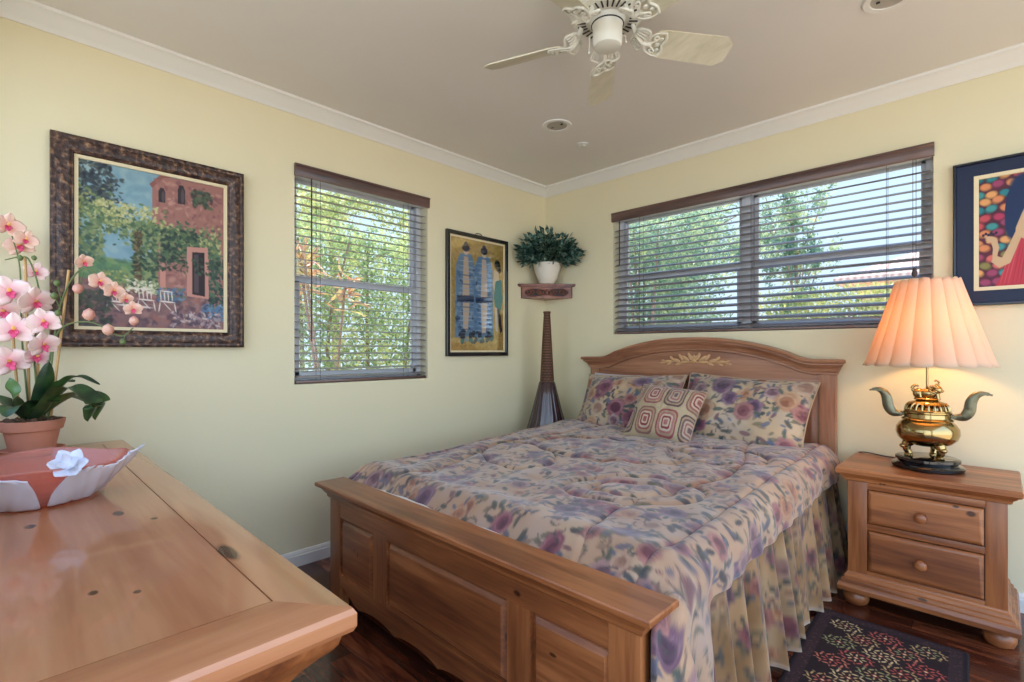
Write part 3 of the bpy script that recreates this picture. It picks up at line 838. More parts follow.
# ---- pillows
def cushion(name, label, c, w, h, th, rx, rz, canvas_fn, group=None, flange=0.0, n=110, piping=None, ry=0.0, cat='pillow', dent=0.0):
    """w x h cushion standing in the local xz plane, leaned back by rx, yawed by rz"""
    u = np.linspace(-1, 1, n)[:, None]; v = np.linspace(-1, 1, n)[None, :]
    k = 1.0 / (1 + flange)
    uu = np.clip(np.abs(u) / k, 0, 1); vv = np.clip(np.abs(v) / k, 0, 1)
    prof = (np.clip(1 - uu ** 2.6, 0, 1) ** .55) * (np.clip(1 - vv ** 2.6, 0, 1) ** .55)
    ear = 1 - .055 * (1 - np.abs(v) ** 2) * np.abs(u) ** 3
    ear2 = 1 - .055 * (1 - np.abs(u) ** 2) * np.abs(v) ** 3
    wr = .5 * vnoise(u * 4 + c[0] * 9, v * 4) + .3 * vnoise(u * 10, v * 9 + c[0] * 5)
    R_ = Matrix.Rotation(rz, 3, 'Z') @ Matrix.Rotation(rx, 3, 'X') @ Matrix.Rotation(ry, 3, 'Y')
    Rn = np.array(R_)
    t = thing(name, label, cat, tuple(c), group)
    # front and back as one closed surface
    X = u * w / 2 * ear * k * (1 + flange) + 0 * v; Z = v * h / 2 * ear2 * (1) + 0 * u
    D = th / 2 * prof * (1 + .22 * wr) - dent * np.exp(-(u ** 2 * 3 + (v - .5) ** 2 * 5)) * prof
    fr = np.stack([X, -D - .002 + 0.012 * (vnoise(u * 5, v * 5)) * (1 - np.sign(prof)), Z], -1); bk = np.stack([X, D * .8 + .002, Z], -1)
    P_ = np.concatenate([fr, bk[::-1]], 0)
    CF = canvas_fn((u + 1) / 2 + 0 * v, (1 - v) / 2 + 0 * u); Cc = np.concatenate([CF, CF[::-1]], 0)
    P_ = P_ @ Rn.T + np.array(c)
    me = grid_mesh('cushion_body', P_, Cc, closed_u=True)
    link('cushion_body', me, M['fabric'], t)
    if piping:
        ring = [(X[i, 0], 0, Z[i, 0]) for i in range(n)] + [(X[-1, j], 0, Z[-1, j]) for j in range(n)] + [(X[i, -1], 0, Z[i, -1]) for i in range(n - 1, -1, -1)] + [(X[0, j], 0, Z[0, j]) for j in range(n - 1, -1, -1)]
        ring = [tuple((np.array(p) * 1.0) @ Rn.T + np.array(c)) for p in ring[::3]]
        bm = B(); tube(bm, ring, .0035, 6); part('piping', bm, piping, t)
    return t
def sham_fn(off):
    return lambda a, b_: F_SHAM.sample(a * .75 / .9 + off, b_ * .52 / .9 + off * .7, True)
cushion('pillow_sham', 'left floral pillow sham leaning on the headboard behind the patchwork cushion', (.890, -.225, .765), .71, .46, .20, math.radians(-32), .04, sham_fn(.15), group=None, flange=.10, piping=M['piping'], ry=-.03)
cushion('pillow_sham', 'right floral pillow sham at the lamp end of the headboard', (1.592, -.215, .768), .71, .47, .21, math.radians(-30), -.03, sham_fn(.62), group=None, flange=.10, piping=M['piping'], ry=.05)
cushion('sleeping_pillow', 'pale plain pillow edge peeking out behind the left floral sham', (.84, -.150, .786), .60, .38, .08, math.radians(-22), 0, lambda a, b_: np.full(a.shape + (3,), .78) * np.array([1, .98, 1.03]))

def accent_canvas():
    c = Canvas(360, 360, (206, 184, 146)); r = random.Random(2)
    sets = [[(150, 100, 90), (214, 170, 150), (170, 92, 90), (226, 200, 170), (146, 52, 60)], [(92, 66, 70), (206, 188, 158), (120, 90, 92), (210, 186, 160), (176, 110, 104)],
            [(166, 74, 84), (218, 176, 160), (190, 116, 116), (226, 204, 176), (150, 50, 62)]]
    def rr(cx, cy, hx, hy, col):
        X = np.abs(c.X - cx) / hx; Y = np.abs(c.Y - cy) / hy
        m = ((X ** 4.0 + Y ** 4.0) < 1).astype(float); c.blend(m, col, (slice(0, 360), slice(0, 360)))
    for i in range(4):
        for j in range(2):
            cx, cy = 6 + 116 * i, 90 + 180 * j; p = sets[(i * 2 + j) % 3]
            for k, col in enumerate((p[0], (190, 160, 124), p[2], p[3], p[4], p[3], p[2])):
                s_ = 1 - k * .135; rr(cx, cy, 52 * s_, 80 * s_, col)
    for _ in range(2600):
        c.line(*(lambda x, y: (x, y, x + r.uniform(-6, 6), y + r.uniform(-3, 3)))(r.uniform(0, 360), r.uniform(0, 360)), 1.6, r.choice([(228, 210, 176), (120, 60, 60), (196, 160, 130)]), .35)
    c.a *= .84
    return c
AC = accent_canvas()
cushion('throw_pillow', 'small throw pillow with rounded red and tan squares in front of the shams', (1.262, -.435, .762), .385, .36, .17, math.radians(-38), .10, lambda a, b_: AC.sample(a, b_), piping=M['piping'], ry=.09, n=120)

# ---- nightstand
ns = thing('nightstand', 'two drawer pine nightstand with bun feet beside the bed', 'nightstand', (2.39, -.24, 0))
NX0, NX1, NY0, NY1 = 2.143, 2.645, -.450, -.05
bm = B(); stack(bm, NX0, NX1, NY0, NY1, [(.006, .552), (.012, .556), (.014, .566), (.024, .574), (.028, .580), (.034, .582), (.040, .588), (.041, .602), (.037, .610)], (1, 1, 1, 0))
part('top', bm, M['pine_x'], ns, sharp=24)
bm = B(); box(bm, NX0, NX1, NY0 + .022, NY1, .15, .553)
part('body', bm, M['pine_z'], ns)
for x0, x1 in ((NX0, 2.213), (2.584, NX1)):
    bm = B(); box(bm, x0, x1, NY0, NY0 + .024, .15, .553, .001); part('corner_stile', bm, M['pine_z'], ns)
bm = B()
for z0, z1 in ((.523, .553), (.347, .374), (.150, .169)): box(bm, 2.213, 2.584, NY0 + .001, NY0 + .024, z0, z1, .001)
part('face_rail', bm, M['pine_x'], ns)
for nm, z0, z1, mt_, kz in (('upper', .376, .521, 'drawer_top', .446), ('lower', .171, .345, 'drawer_low', .255)):
    bm = B(); loops(bm, [[(2.217 + o, y, z0 + .002 + o), (2.580 - o, y, z0 + .002 + o), (2.580 - o, y, z1 - .002 - o), (2.217 + o, y, z1 - .002 - o)] for o, y in ((0, NY0 + .03), (0, NY0 - .002), (.003, NY0 - .005), (.012, NY0 - .009), (.016, NY0 - .009))])
    dr = part('drawer', bm, M[mt_], ns, sharp=24)
    ax = Matrix.Rotation(PI / 2, 3, 'X')
    bm = B(); lathe(bm, [(.008, 0), (.008, .010), (.017, .014), (.0215, .021), (.020, .029), (.012, .034), (.003, .0355)], (2.394, NY0 - .008, kz), 24, axis=ax)
    part('knob', bm, M['pine_x'], dr, sharp=60)
bm = B(); stack(bm, NX0, NX1, NY0, NY1, [(.022, .072), (.034, .074), (.036, .092), (.032, .100), (.030, .108), (.022, .112), (.020, .124), (.012, .128), (.010, .140), (.004, .146), (.002, .152)], (1, 1, 1, 0))
part('plinth_moulding', bm, M['pine_x'], ns, sharp=24)
for x in (NX0 + .022, NX1 - .022):
    for y in (NY0 + .045, NY1 - .045):
        bm = B(); lathe(bm, [(.028, 0), (.042, .008), (.049, .024), (.049, .040), (.043, .056), (.034, .064), (.034, .073)], (x, y, 0), 24)
        part('foot', bm, M['pine_x'], ns, sharp=60)

# ---- dresser
ds = thing('dresser', 'long pine dresser with mitred frame top in the left foreground', 'dresser', (1.0, -2.95, 0))
DX0, DX1, DY0, DY1, DZ = .056, 1.968, -3.205, -2.714, .760
e_ = .100
def slab(pts, z0, z1, bm):
    return loops(bm, [[(x, y, z0) for x, y in pts], [(x, y, z1) for x, y in pts]])
IX0, IX1, IY0, IY1 = DX0 + .072, DX1 - e_, DY0 + .09, DY1 - .078
G = .0024
# underside core in groove colour
bm = B(); box(bm, DX0 + .03, DX1 - .03, DY0 + .0, DY1 - .03, DZ - .028, DZ - .0035); part('groove_core', bm, M['groove'], ds, label='dark groove line in the top')
bm = B(); box(bm, IX0 + G, IX1 - G, IY0 + G, IY1 - G, DZ - .01, DZ); part('centre_panel', bm, M['top_x'], ds)
def edge_piece(pts, dirs, bm):
    """pts: outer a, outer b, inner b, inner a; outward profile on the outer edge only"""
    (ax, ay), (bx, by), (cx, cy), (dx, dy) = pts; ox, oy = dirs[0]; (sax, say), (sbx, sby) = dirs[1], dirs[2]
    prof = [(.000, DZ), (.010, DZ - .003), (.014, DZ - .010), (.014, DZ - .028), (.010, DZ - .036), (-.004, DZ - .040)]
    ra, rb = [], []
    for o, z in prof:
        q = o - .014
        ra.append((ax - sax * -q * 1 + 0, ay - say * -q, z)); rb.append((bx - sbx * -q, by - sby * -q, z))
    ra.append((dx, dy, DZ - .040)); rb.append((cx, cy, DZ - .040)); ra.append((dx, dy, DZ)); rb.append((cx, cy, DZ))
    return loops(bm, [ra, rb])
# front(+y), right(+x), left(-x), rear(-y) frame boards, mitred
m45 = {'fr': (1, 1), 'fl': (-1, 1), 'br': (1, 0), 'bl': (-1, 0)}
part('frame_board', edge_piece([(DX0, DY1), (DX1, DY1), (IX1, IY1), (IX0, IY1)], [(0, 1), (-1, 1), (1, 1)], B()), M['top_x'], ds, sharp=24)
part('frame_board', edge_piece([(DX1, DY0), (DX1, DY1), (IX1, IY1), (IX1, IY0)], [(1, 0), (1, 0), (1, 1)], B()), M['top_y'], ds, sharp=24)
part('frame_board', edge_piece([(DX0, DY0), (DX0, DY1), (IX0, IY1), (IX0, IY0)], [(-1, 0), (-1, 0), (-1, 1)], B()), M['top_y'], ds, sharp=24)
bm = B(); slab([(DX0, DY0), (DX1 - .0, DY0), (IX1, IY0), (IX0, IY0)], DZ - .03, DZ, bm); part('frame_board', bm, M['top_x'], ds)
CX0, CX1, CY0, CY1 = DX0 + .055, DX1 - .085, DY0 + .01, DY1 - .075
bm = B(); stack(bm, CX0, CX1, CY0, CY1, [(.0, .628), (.006, .632), (.010, .646), (.022, .662), (.040, .680), (.058, .696), (.064, .704), (.068, .718), (.068, .724)], (.7, 1, 0, .9))
part('cornice', bm, M['pine_x'], ds, sharp=24)
bm = B(); box(bm, CX0, CX1, CY0, CY1, .12, .63); part('body', bm, M['pine_z'], ds)
part('end_panel', loops(B(), [[(CX1 + d, CY0 + .05 + o, .16 + o), (CX1 + d, CY1 - .05 - o, .16 + o), (CX1 + d, CY1 - .05 - o, .58 - o), (CX1 + d, CY0 + .05 + o, .58 - o)] for o, d in ((0, .0005), (0, .004), (.02, .010), (.025, .010))]), M['pine_z'], ds)
bm = B(); stack(bm, CX0, CX1, CY0, CY1, [(.030, .06), (.034, .075), (.026, .09), (.020, .105), (.006, .118), (.002, .122)], (1, 1, 0, 1)); part('plinth_moulding', bm, M['pine_x'], ds, sharp=24)
for x in (CX0 + .03, CX1 - .03):
    for y in (CY0 + .06, CY1 - .03):
        bm = B(); lathe(bm, [(.034, 0), (.050, .010), (.056, .026), (.048, .048), (.036, .056), (.036, .062)], (x, y, 0), 20); part('foot', bm, M['pine_x'], ds, sharp=60)
for i in range(3):
    for j in range(3):
        x0 = CX0 + .04 + i * (CX1 - CX0 - .08) / 3 + .008; x1 = CX0 + .04 + (i + 1) * (CX1 - CX0 - .08) / 3 - .008
        z0 = .135 + j * .163; z1 = z0 + .150
        bm = B(); loops(bm, [[(x0 + o, CY1 + d, z0 + o), (x1 - o, CY1 + d, z0 + o), (x1 - o, CY1 + d, z1 - o), (x0 + o, CY1 + d, z1 - o)] for o, d in ((0, .0), (0, .012), (.012, .018), (.016, .018))])
        dr = part('drawer', bm, M['pine_x'], ds)
        for x in (x0 + .12, x1 - .12):
            bm = B(); lathe(bm, [(.008, 0), (.008, .010), (.018, .014), (.021, .021), (.012, .032), (.003, .034)], (x, CY1 + .017, (z0 + z1) / 2), 16, axis=Matrix.Rotation(-PI / 2, 3, 'X'))
            part('knob', bm, M['pine_x'], dr, sharp=60)

# ---- table lamp
LX, LY, LZ = 2.397, -.250, .610
lp = thing('table_lamp', 'brass incense burner table lamp with lit pleated shade on the nightstand', 'lamp', (LX, LY, LZ))
c0 = (LX, LY, LZ)
lob = lambda a, z: 1 + .035 * math.cos(4 * a)
bm = B(); lathe(bm, [(.112, 0), (.120, .004), (.122, .016), (.116, .022), (.104, .024), (.100, .028), (.102, .034), (.108, .038), (.108, .048), (.100, .053), (.001, .053)], c0, 64, wob=lob)
part('black_base', bm, M['black'], lp, label='two tier black lacquer base')
for k in range(3):
    a = PI * 2 * k / 3 + math.radians(-46)
    cx, cy = math.cos(a), math.sin(a)
    bm = B()
    tube(bm, [(LX + cx * .058, LY + cy * .058, LZ + .118), (LX + cx * .070, LY + cy * .070, LZ + .100), (LX + cx * .070, LY + cy * .070, LZ + .078), (LX + cx * .062, LY + cy * .062, LZ + .064), (LX + cx * .064, LY + cy * .064, LZ + .0525)], lambda t: .025 - .013 * math.sin(min(1, t * 1.2) * PI * .5) + .006 * max(0, t - .75) * 4, 12, 6)
    ball(bm, (LX + cx * .084, LY + cy * .084, LZ + .092), .013, 1, 1, .8); ball(bm, (LX + cx * .064, LY + cy * .064, LZ + .0585), .017, 1, 1, .34)
    part('leg', bm, M['brass'], lp)
bm = B(); lathe(bm, [(.001, .100), (.050, .101), (.082, .112), (.102, .132), (.110, .155), (.108, .178), (.096, .198), (.086, .207), (.088, .211), (.090, .214), (.086, .218), (.080, .222), (.079, .238), (.084, .243), (.084, .248), (.001, .248)], c0, 48)
part('bowl', bm, M['brass'], lp, sharp=40)
bm = B()
lathe(bm, [(.080, .247), (.081, .254), (.078, .258)], c0, 40)
for k in range(22):
    a = 2 * PI * k / 22
    tube(bm, [(LX + math.cos(a) * .077, LY + math.sin(a) * .077, LZ + .254), (LX + math.cos(a) * .072, LY + math.sin(a) * .072, LZ + .272), (LX + math.cos(a + .06) * .060, LY + math.sin(a + .06) * .060, LZ + .285)], .0042, 6, 4)
lathe(bm, [(.066, .280), (.060, .288), (.046, .294), (.030, .297), (.001, .298)], c0, 40)
lathe(bm, [(.064, .2478), (.055, .270), (.040, .286)], c0, 24)
part('pierced_lid', bm, M['brass'], lp, sharp=40)
# lion finial: body, haunch, head, mane curls, tail
bm = B(); f0 = Vector((LX, LY, LZ + .298))
def fb(dx, dz, r, sx=1, sy=1, sz=1, dy=0): ball(bm, (f0.x + dx, f0.y + dy, f0.z + dz), r, sx, sy, sz, 10, 8)
fb(.0, .004, .036, 1.2, .9, .25); fb(.002, .026, .022, 1.5, .8, .85); fb(-.026, .024, .019, 1, .9, 1.1); fb(.030, .040, .017, 1, .9, 1.0); fb(.042, .036, .009, 1, .9, .7)
fb(.026, .056, .006, .7, .7, 1.4, .006); fb(.026, .056, .006, .7, .7, 1.4, -.006)
for k in range(9):
    a = k * .7; fb(.018 + .010 * math.cos(a), .042 + .012 * math.sin(a), .006, 1, 1, 1, -.012)
tube(bm, [f0 + Vector((-.034, 0, .026)), f0 + Vector((-.046, 0, .044)), f0 + Vector((-.034, 0, .056)), f0 + Vector((-.026, 0, .050))], lambda t: .007 * (1 - .5 * t), 8, 5)
for dx, dy in ((.030, -.010), (.030, .010), (-.022, -.012), (-.022, .012)): tube(bm, [f0 + Vector((dx, dy, .026)), f0 + Vector((dx + .004, dy, .002))], .006, 8)
for v_ in bm.verts: v_.co = Vector(f0) + (v_.co - Vector(f0)) * 1.12
tube(bm, [f0 + Vector((.030, 0, .058)), f0 + Vector((.040, 0, .074)), f0 + Vector((.030, 0, .086)), f0 + Vector((.024, 0, .080))], lambda t: .005 * (1 - .5 * t), 8, 5)
part('lion_finial', bm, M['brass'], lp, sharp=60)
for sg in (-1, 1):
    bm = B()
    pts = [(LX + sg * x, LY, LZ + z) for x, z in ((.080, .232), (.104, .232), (.122, .238), (.136, .262), (.142, .300), (.156, .326), (.180, .336), (.206, .330))]
    Pp = catmull(pts, 6); rings = []
    for i, p in enumerate(Pp):
        t = i / (len(Pp) - 1); d = (Pp[min(i + 1, len(Pp) - 1)] - Pp[max(i - 1, 0)]).normalized(); nrm = Vector((-d.z, 0, d.x))
        w = .007 + .013 * math.sin(min(t * 1.15, 1) * PI) ** .8 if t < .95 else .004
        rings.append([tuple(p + nrm * w * cc + Vector((0, 1, 0)) * .012 * ss * (1 if t < .95 else .5)) for cc, ss in ((1, .5), (.6, 1), (-.6, 1), (-1, .5), (-1, -.5), (-.6, -1), (.6, -1), (1, -.5))])
    loops(bm, rings)
    part('handle', bm, M['patina'], lp, sharp=50)
bm = B(); tube(bm, [(LX, LY, LZ + .30), (LX, LY, LZ + .54)], .0045, 10); lathe(bm, [(.014, .50), (.016, .52), (.016, .56), (.012, .565)], c0, 16)
part('stem', bm, M['brass'], lp)
bm = B(); lathe(bm, [(.004, .565), (.014, .575), (.026, .60), (.030, .625), (.024, .648), (.010, .660), (.001, .662)], c0, 20)
part('bulb', bm, M['bulb'], lp, sharp=60)
bm = B()
for sg in (-1, 1): tube(bm, [(LX + sg * .012, LY, LZ + .55), (LX + sg * .045, LY, LZ + .60), (LX + sg * .045, LY, LZ + .72), (LX + sg * .004, LY, LZ + .812)], .0018, 6, 6)
for k in range(3): tube(bm, [(LX, LY, LZ + .812), (LX + .108 * math.cos(k * 2.094), LY + .108 * math.sin(k * 2.094), LZ + .814)], .0015, 6)
part('harp', bm, M['brass'], lp)
# pleated shade: box pleats, scalloped ends
nth, nz = 360, 24
th_ = np.linspace(0, 2 * PI, nth, endpoint=False)[:, None]; v = np.linspace(0, 1, nz)[None, :]
NP = 18; fr_ = np.mod(th_ / (2 * PI) * NP, 1.0)
bulge = np.abs(np.sin(PI * fr_)) ** .55
rb = .112 + (.226 - .112) * (1 - v)
tw = .0
r_s = rb * (1 + 0 * fr_) - (1 - bulge) * (.004 + .010 * (1 - v)) + .006 * np.exp(-((v - 0) / .04) ** 2)
zz = LZ + .453 + .358 * v - .008 * bulge * (1 - v) ** 3 + .009 * bulge * v ** 6
Ps = np.stack([LX + r_s * np.cos(th_), LY + r_s * np.sin(th_), zz + 0 * th_], -1)
# keep clear of the wall by construction (radius .226 < .250)
sh = link('lamp_shade', grid_mesh('lamp_shade', Ps, None, closed_u=True), M['shade'], lp, label='cream pleated fabric shade, lit from inside')
so = sh.modifiers.new('thickness', 'SOLIDIFY'); so.thickness = .0012
bm = B(); tube(bm, [(LX - .09, LY + .06, LZ + .012), (LX - .16, LY + .14, LZ + .006), (LX - .29, -.040, LZ - .004), (LX - .315, -.034, LZ - .10), (2.085, -.034, .30), (2.082, -.034, .18), (2.06, -.05, .12), (2.085, -.032, .16)], .0028, 6, 8)
part('power_cord', bm, M['cord'], lp)

# ---- rug
def rug():
    Wd, Ln = .482, .76
    c = Canvas(300, 470, (26, 14, 18)); r = random.Random(9)
    c.poly([(8, 8), (292, 8), (292, 462), (8, 462)], (36, 20, 24)); c.poly([(11, 11), (289, 11), (289, 459), (11, 459)], (50, 32, 34))
    c.poly([(34, 34), (266, 34), (266, 436), (34, 436)], (34, 18, 20))
    for _ in range(500):
        x, y = r.choice([(r.uniform(12, 34), r.uniform(12, 458)), (r.uniform(266, 288), r.uniform(12, 458)), (r.uniform(12, 288), r.uniform(12, 34)), (r.uniform(12, 288), r.uniform(436, 458))])
        c.ell(x, y, 2.5, 1.3, r.random() * 3, r.choice([(92, 60, 56), (58, 34, 36), (104, 74, 62)]), .6)
    cols = [(226, 202, 150), (196, 92, 78), (196, 166, 112), (206, 124, 96), (160, 160, 110)]
    row = 0; y = 66
    while y < 440:
        x = 70 + (row % 2) * 40; n_ = 0
        while x < 262:
            col = cols[(row * 2 + n_) % 5]; c2_ = cols[(row + 2 + n_) % 5]
            for k in range(10):
                a = 6.283 * k / 10
                c.ell(x + 27 * math.cos(a), y + 21 * math.sin(a), 6.5, 2.2, a + 1.1, col, .95)
                c.ell(x + 33 * math.cos(a + .3), y + 26 * math.sin(a + .3), 4.0, 1.7, a, col, .8)
            for k in range(8):
                a = 6.283 * k / 8; c.ell(x + 15 * math.cos(a), y + 12 * math.sin(a), 5.0, 1.9, a, c2_, .95)
            c.ell(x, y, 7, 5, 0, (120, 44, 44)); c.ell(x, y, 3.4, 2.6, 0, (226, 206, 156))
            x += 80; n_ += 1
        y += 46; row += 1
    nu, nv = 240, 300
    u = np.linspace(0, 1, nu)[:, None]; v = np.linspace(0, 1, nv)[None, :]
    an = math.radians(1.9)
    lx = u * Wd + 0 * v; ly = -v * Ln + 0 * u
    X = 2.062 + lx * math.cos(an) - ly * math.sin(an); Y = -.572 + (lx - .0) * math.sin(an) * .0 + ly * math.cos(an)
    edge = np.minimum(np.minimum(u, 1 - u) * Wd, np.minimum(v, 1 - v) * Ln)
    Z = .0015 + .0075 * sst(0, .006, edge) + .0006 * vnoise(u * 90, v * 140)
    C = c.sample(u + 0 * v, v + 0 * u)
    o = link('area_rug', grid_mesh('area_rug', np.stack([X, Y, Z], -1), C), M['rug'])
    tag(o, 'small dark rectangular rug with cream and rust floral medallions on the wood floor', 'rug')
rug()

# ================================================================== PICTURES
def plane_art(name, axis, off, a0, a1, z0, z1, canvas, mat, parent, n=(200, 220)):
    u = np.linspace(0, 1, n[0])[:, None]; v = np.linspace(0, 1, n[1])[None, :]
    A = a0 + (a1 - a0) * u + 0 * v; Z = z1 + (z0 - z1) * v + 0 * u; O = np.full(A.shape, off)
    P = np.stack([O, A, Z] if axis == 0 else [A, O, Z], -1)
    return link(name, grid_mesh(name, P, canvas.sample(u + 0 * v, v + 0 * u)), mat, parent)
def rect_frame(bm, axis, a0, a1, z0, z1, prof):
    """prof = [(inset from outer edge, projection from wall)]"""
    rings = []
    for ins, pr_ in prof:
        q = [(a0 + ins, z0 + ins), (a1 - ins, z0 + ins), (a1 - ins, z1 - ins), (a0 + ins, z1 - ins)]
        rings.append([(pr_, a, z) if axis == 0 else (a, -pr_, z) for a, z in q])
    rings.append(rings[0])
    return loops(bm, rings, False, False)

# painting with ornate frame
def villa():
    w, h = 300, 380
    # canvas proportions: width .51, height .655
    w, h = 300, 385
    c = Canvas(w, h, (124, 156, 168)); r = random.Random(21)
    def dab(n, x0, x1, y0, y1, cols, s=(3, 9), al=.85):
        for _ in range(n):
            l = r.uniform(*s); c.ell(r.uniform(x0, x1), r.uniform(y0, y1), l, l * r.uniform(.35, .7), r.random() * 3.1, r.choice(cols), al, .25)
    dab(160, 0, 180, 0, 210, [(118, 150, 164), (136, 168, 176), (150, 172, 172), (108, 142, 158)], (8, 20), .5)
    # hills
    c.poly([(0, 215), (60, 222), (120, 232), (170, 240), (170, 280), (0, 280)], (96, 128, 92))
    dab(120, 0, 160, 222, 280, [(104, 138, 92), (86, 118, 92), (134, 152, 104), (76, 104, 88)], (5, 14), .6)
    # villa wall
    c.poly([(140, 26), (160, 2), (300, 0), (300, 385), (150, 330), (140, 200)], (152, 108, 100))
    c.poly([(134, 28), (160, -4), (180, 0), (162, 8), (140, 36)], (134, 88, 82))
    dab(420, 148, 300, 12, 300, [(170, 122, 112), (146, 100, 96), (186, 142, 128), (120, 80, 84), (134, 92, 90)], (3, 9), .6)
    for (x, y, rx, ry) in ((160, 50, 7, 18), (202, 40, 8, 24)):
        c.poly([(x - rx, y + ry), (x - rx, y - ry * .5), (x - rx * .5, y - ry), (x + rx * .5, y - ry), (x + rx, y - ry * .5), (x + rx, y + ry)], (56, 50, 54)); c.ell(x + 2, y + 3, rx * .5, ry * .8, 0, (84, 74, 78))
    # roof-height window and vines upper right
    dab(60, 225, 275, 22, 62, [(60, 78, 68), (84, 96, 74), (70, 62, 62)], (4, 9))
    # ground
    c.poly([(0, 272), (150, 285), (300, 300), (300, 385), (0, 385)], (128, 98, 98))
    dab(260, 0, 300, 285, 385, [(138, 104, 104), (106, 80, 88), (160, 124, 116), (88, 70, 80), (150, 100, 92)], (4, 12), .6)
    # dark tree upper left
    dab(230, 0, 62, 0, 110, [(58, 66, 74), (74, 84, 84), (46, 52, 60), (92, 100, 92)], (3, 8))
    dab(90, 10, 80, 30, 90, [(58, 66, 74), (74, 84, 84)], (2, 6))
    # pergola foliage band and hanging column
    for k in range(1500):
        t = r.random(); x = t * 290; y = 98 + 20 * math.sin(t * 3.0 + .3) + t * 66 + r.gauss(0, 20)
        l = r.uniform(2, 6); c.ell(x, y, l, l * .6, r.random() * 3, r.choice([(142, 148, 98), (112, 128, 84), (84, 104, 76), (170, 172, 122), (66, 88, 74), (98, 122, 92)]), .9, .25)
    dab(420, 100, 150, 130, 290, [(74, 98, 76), (104, 124, 88), (58, 76, 66), (134, 144, 100)], (3, 8))
    dab(200, 0, 44, 140, 230, [(64, 88, 76), (96, 116, 84), (130, 140, 96)], (3, 8))
    dab(170, 104, 118, 150, 300, [(92, 78, 60), (120, 104, 76), (66, 60, 52)], (2, 5), .9)
    dab(170, 30, 150, 84, 120, [(178, 176, 122), (150, 156, 102), (196, 190, 140)], (2, 5), .9)
    dab(320, 160, 240, 130, 215, [(54, 74, 64), (80, 102, 76), (44, 58, 58), (110, 122, 86)], (3, 8))
    dab(160, 262, 300, 180, 330, [(58, 80, 72), (86, 108, 84), (44, 58, 60)], (3, 8))
    # doorway
    c.poly([(214, 172), (262, 168), (264, 304), (214, 300)], (186, 136, 124)); c.poly([(226, 184), (254, 182), (255, 298), (226, 294)], (52, 44, 48)); c.poly([(230, 190), (240, 189), (241, 290), (230, 288)], (82, 70, 74))
    c.poly([(156, 236), (168, 234), (168, 300), (156, 296)], (190, 136, 122))
    # flowers
    dab(110, 88, 152, 268, 300, [(212, 206, 178), (186, 186, 150), (226, 220, 200), (120, 134, 96)], (2, 6))
    dab(110, 150, 208, 282, 318, [(88, 112, 142), (110, 134, 158), (66, 84, 108), (96, 116, 96)], (2, 6))
    dab(120, 248, 300, 318, 360, [(86, 116, 150), (112, 142, 168), (64, 86, 112)], (2, 6))
    dab(90, 40, 90, 250, 290, [(120, 136, 88), (168, 164, 104), (94, 112, 84)], (2, 6))
    dab(120, 180, 290, 340, 380, [(196, 178, 172), (158, 138, 142), (120, 100, 112), (84, 72, 84)], (3, 8))
    # white chairs and table
    wc = (222, 210, 200)
    for x, y in ((52, 296), (112, 288), (156, 290)):
        for k in range(4): c.line(x + k * 8, y, x + k * 8 + 2, y + 26, 2.4, wc)
        c.line(x - 2, y, x + 28, y + 2, 3, wc); c.line(x - 2, y + 26, x + 32, y + 28, 4, wc); c.line(x, y + 28, x - 3, y + 54, 2.4, wc); c.line(x + 30, y + 28, x + 34, y + 54, 2.4, wc); c.line(x + 6, y + 28, x + 24, y + 50, 2, wc)
    c.line(70, 330, 140, 334, 6, (214, 200, 192))
    dab(150, 100, 300, 200, 240, [(40, 54, 50), (56, 72, 60), (70, 90, 70)], (2, 6), .8)
    dab(200, 0, 60, 300, 385, [(60, 60, 62), (80, 76, 74), (98, 84, 84), (66, 84, 66)], (3, 8), .7)
    return c
def wormy():
    m, t, b = base_mat('ornate_frame', 0.4, 0.15, 0.2)
    N, K = t.nodes, t.links
    tc = N.new('ShaderNodeTexCoord'); n = N.new('ShaderNodeTexNoise'); n.inputs['Scale'].default_value = 55; n.inputs['Detail'].default_value = 5; K.new(tc.outputs['Object'], n.inputs['Vector'])
    r = N.new('ShaderNodeValToRGB'); r.color_ramp.elements[0].position = .42; r.color_ramp.elements[0].color = L(46, 28, 24); r.color_ramp.elements[1].position = .72; r.color_ramp.elements[1].color = L(150, 118, 88)
    q = r.color_ramp.elements.new(.56); q.color = L(84, 56, 44)
    K.new(n.outputs[0], r.inputs[0]); K.new(r.outputs[0], b.inputs['Base Color'])
    bp = N.new('ShaderNodeBump'); bp.inputs['Strength'].default_value = .7; bp.inputs['Distance'].default_value = .01; K.new(n.outputs[0], bp.inputs['Height']); K.new(bp.outputs[0], b.inputs['Normal'])
    return m
M['frame_orn'] = wormy()
PA = (-2.936, -2.252, 1.137, 1.968)
pt = thing('framed_painting', 'large painting of a pink villa and garden chairs in an ornate dark frame', 'painting', (0, -2.594, 1.137))
bm = B(); rect_frame(bm, 0, *PA, [(0, .001), (0, .030), (.004, .038), (.012, .040), (.018, .036), (.030, .042), (.052, .036), (.062, .028), (.066, .030), (.070, .026), (.070, .001)])
part('frame', bm, M['frame_orn'], pt, sharp=50)
bm = B(); rect_frame(bm, 0, PA[0] + .068, PA[1] - .068, PA[2] + .068, PA[3] - .068, [(0, .002), (0, .022), (.015, .020), (.016, .002)])
part('liner', bm, M['cream'], pt)
plane_art('canvas', 0, .012, PA[0] + .082, PA[1] - .082, PA[2] + .082, PA[3] - .082, villa(), M['art'], pt, (240, 300))

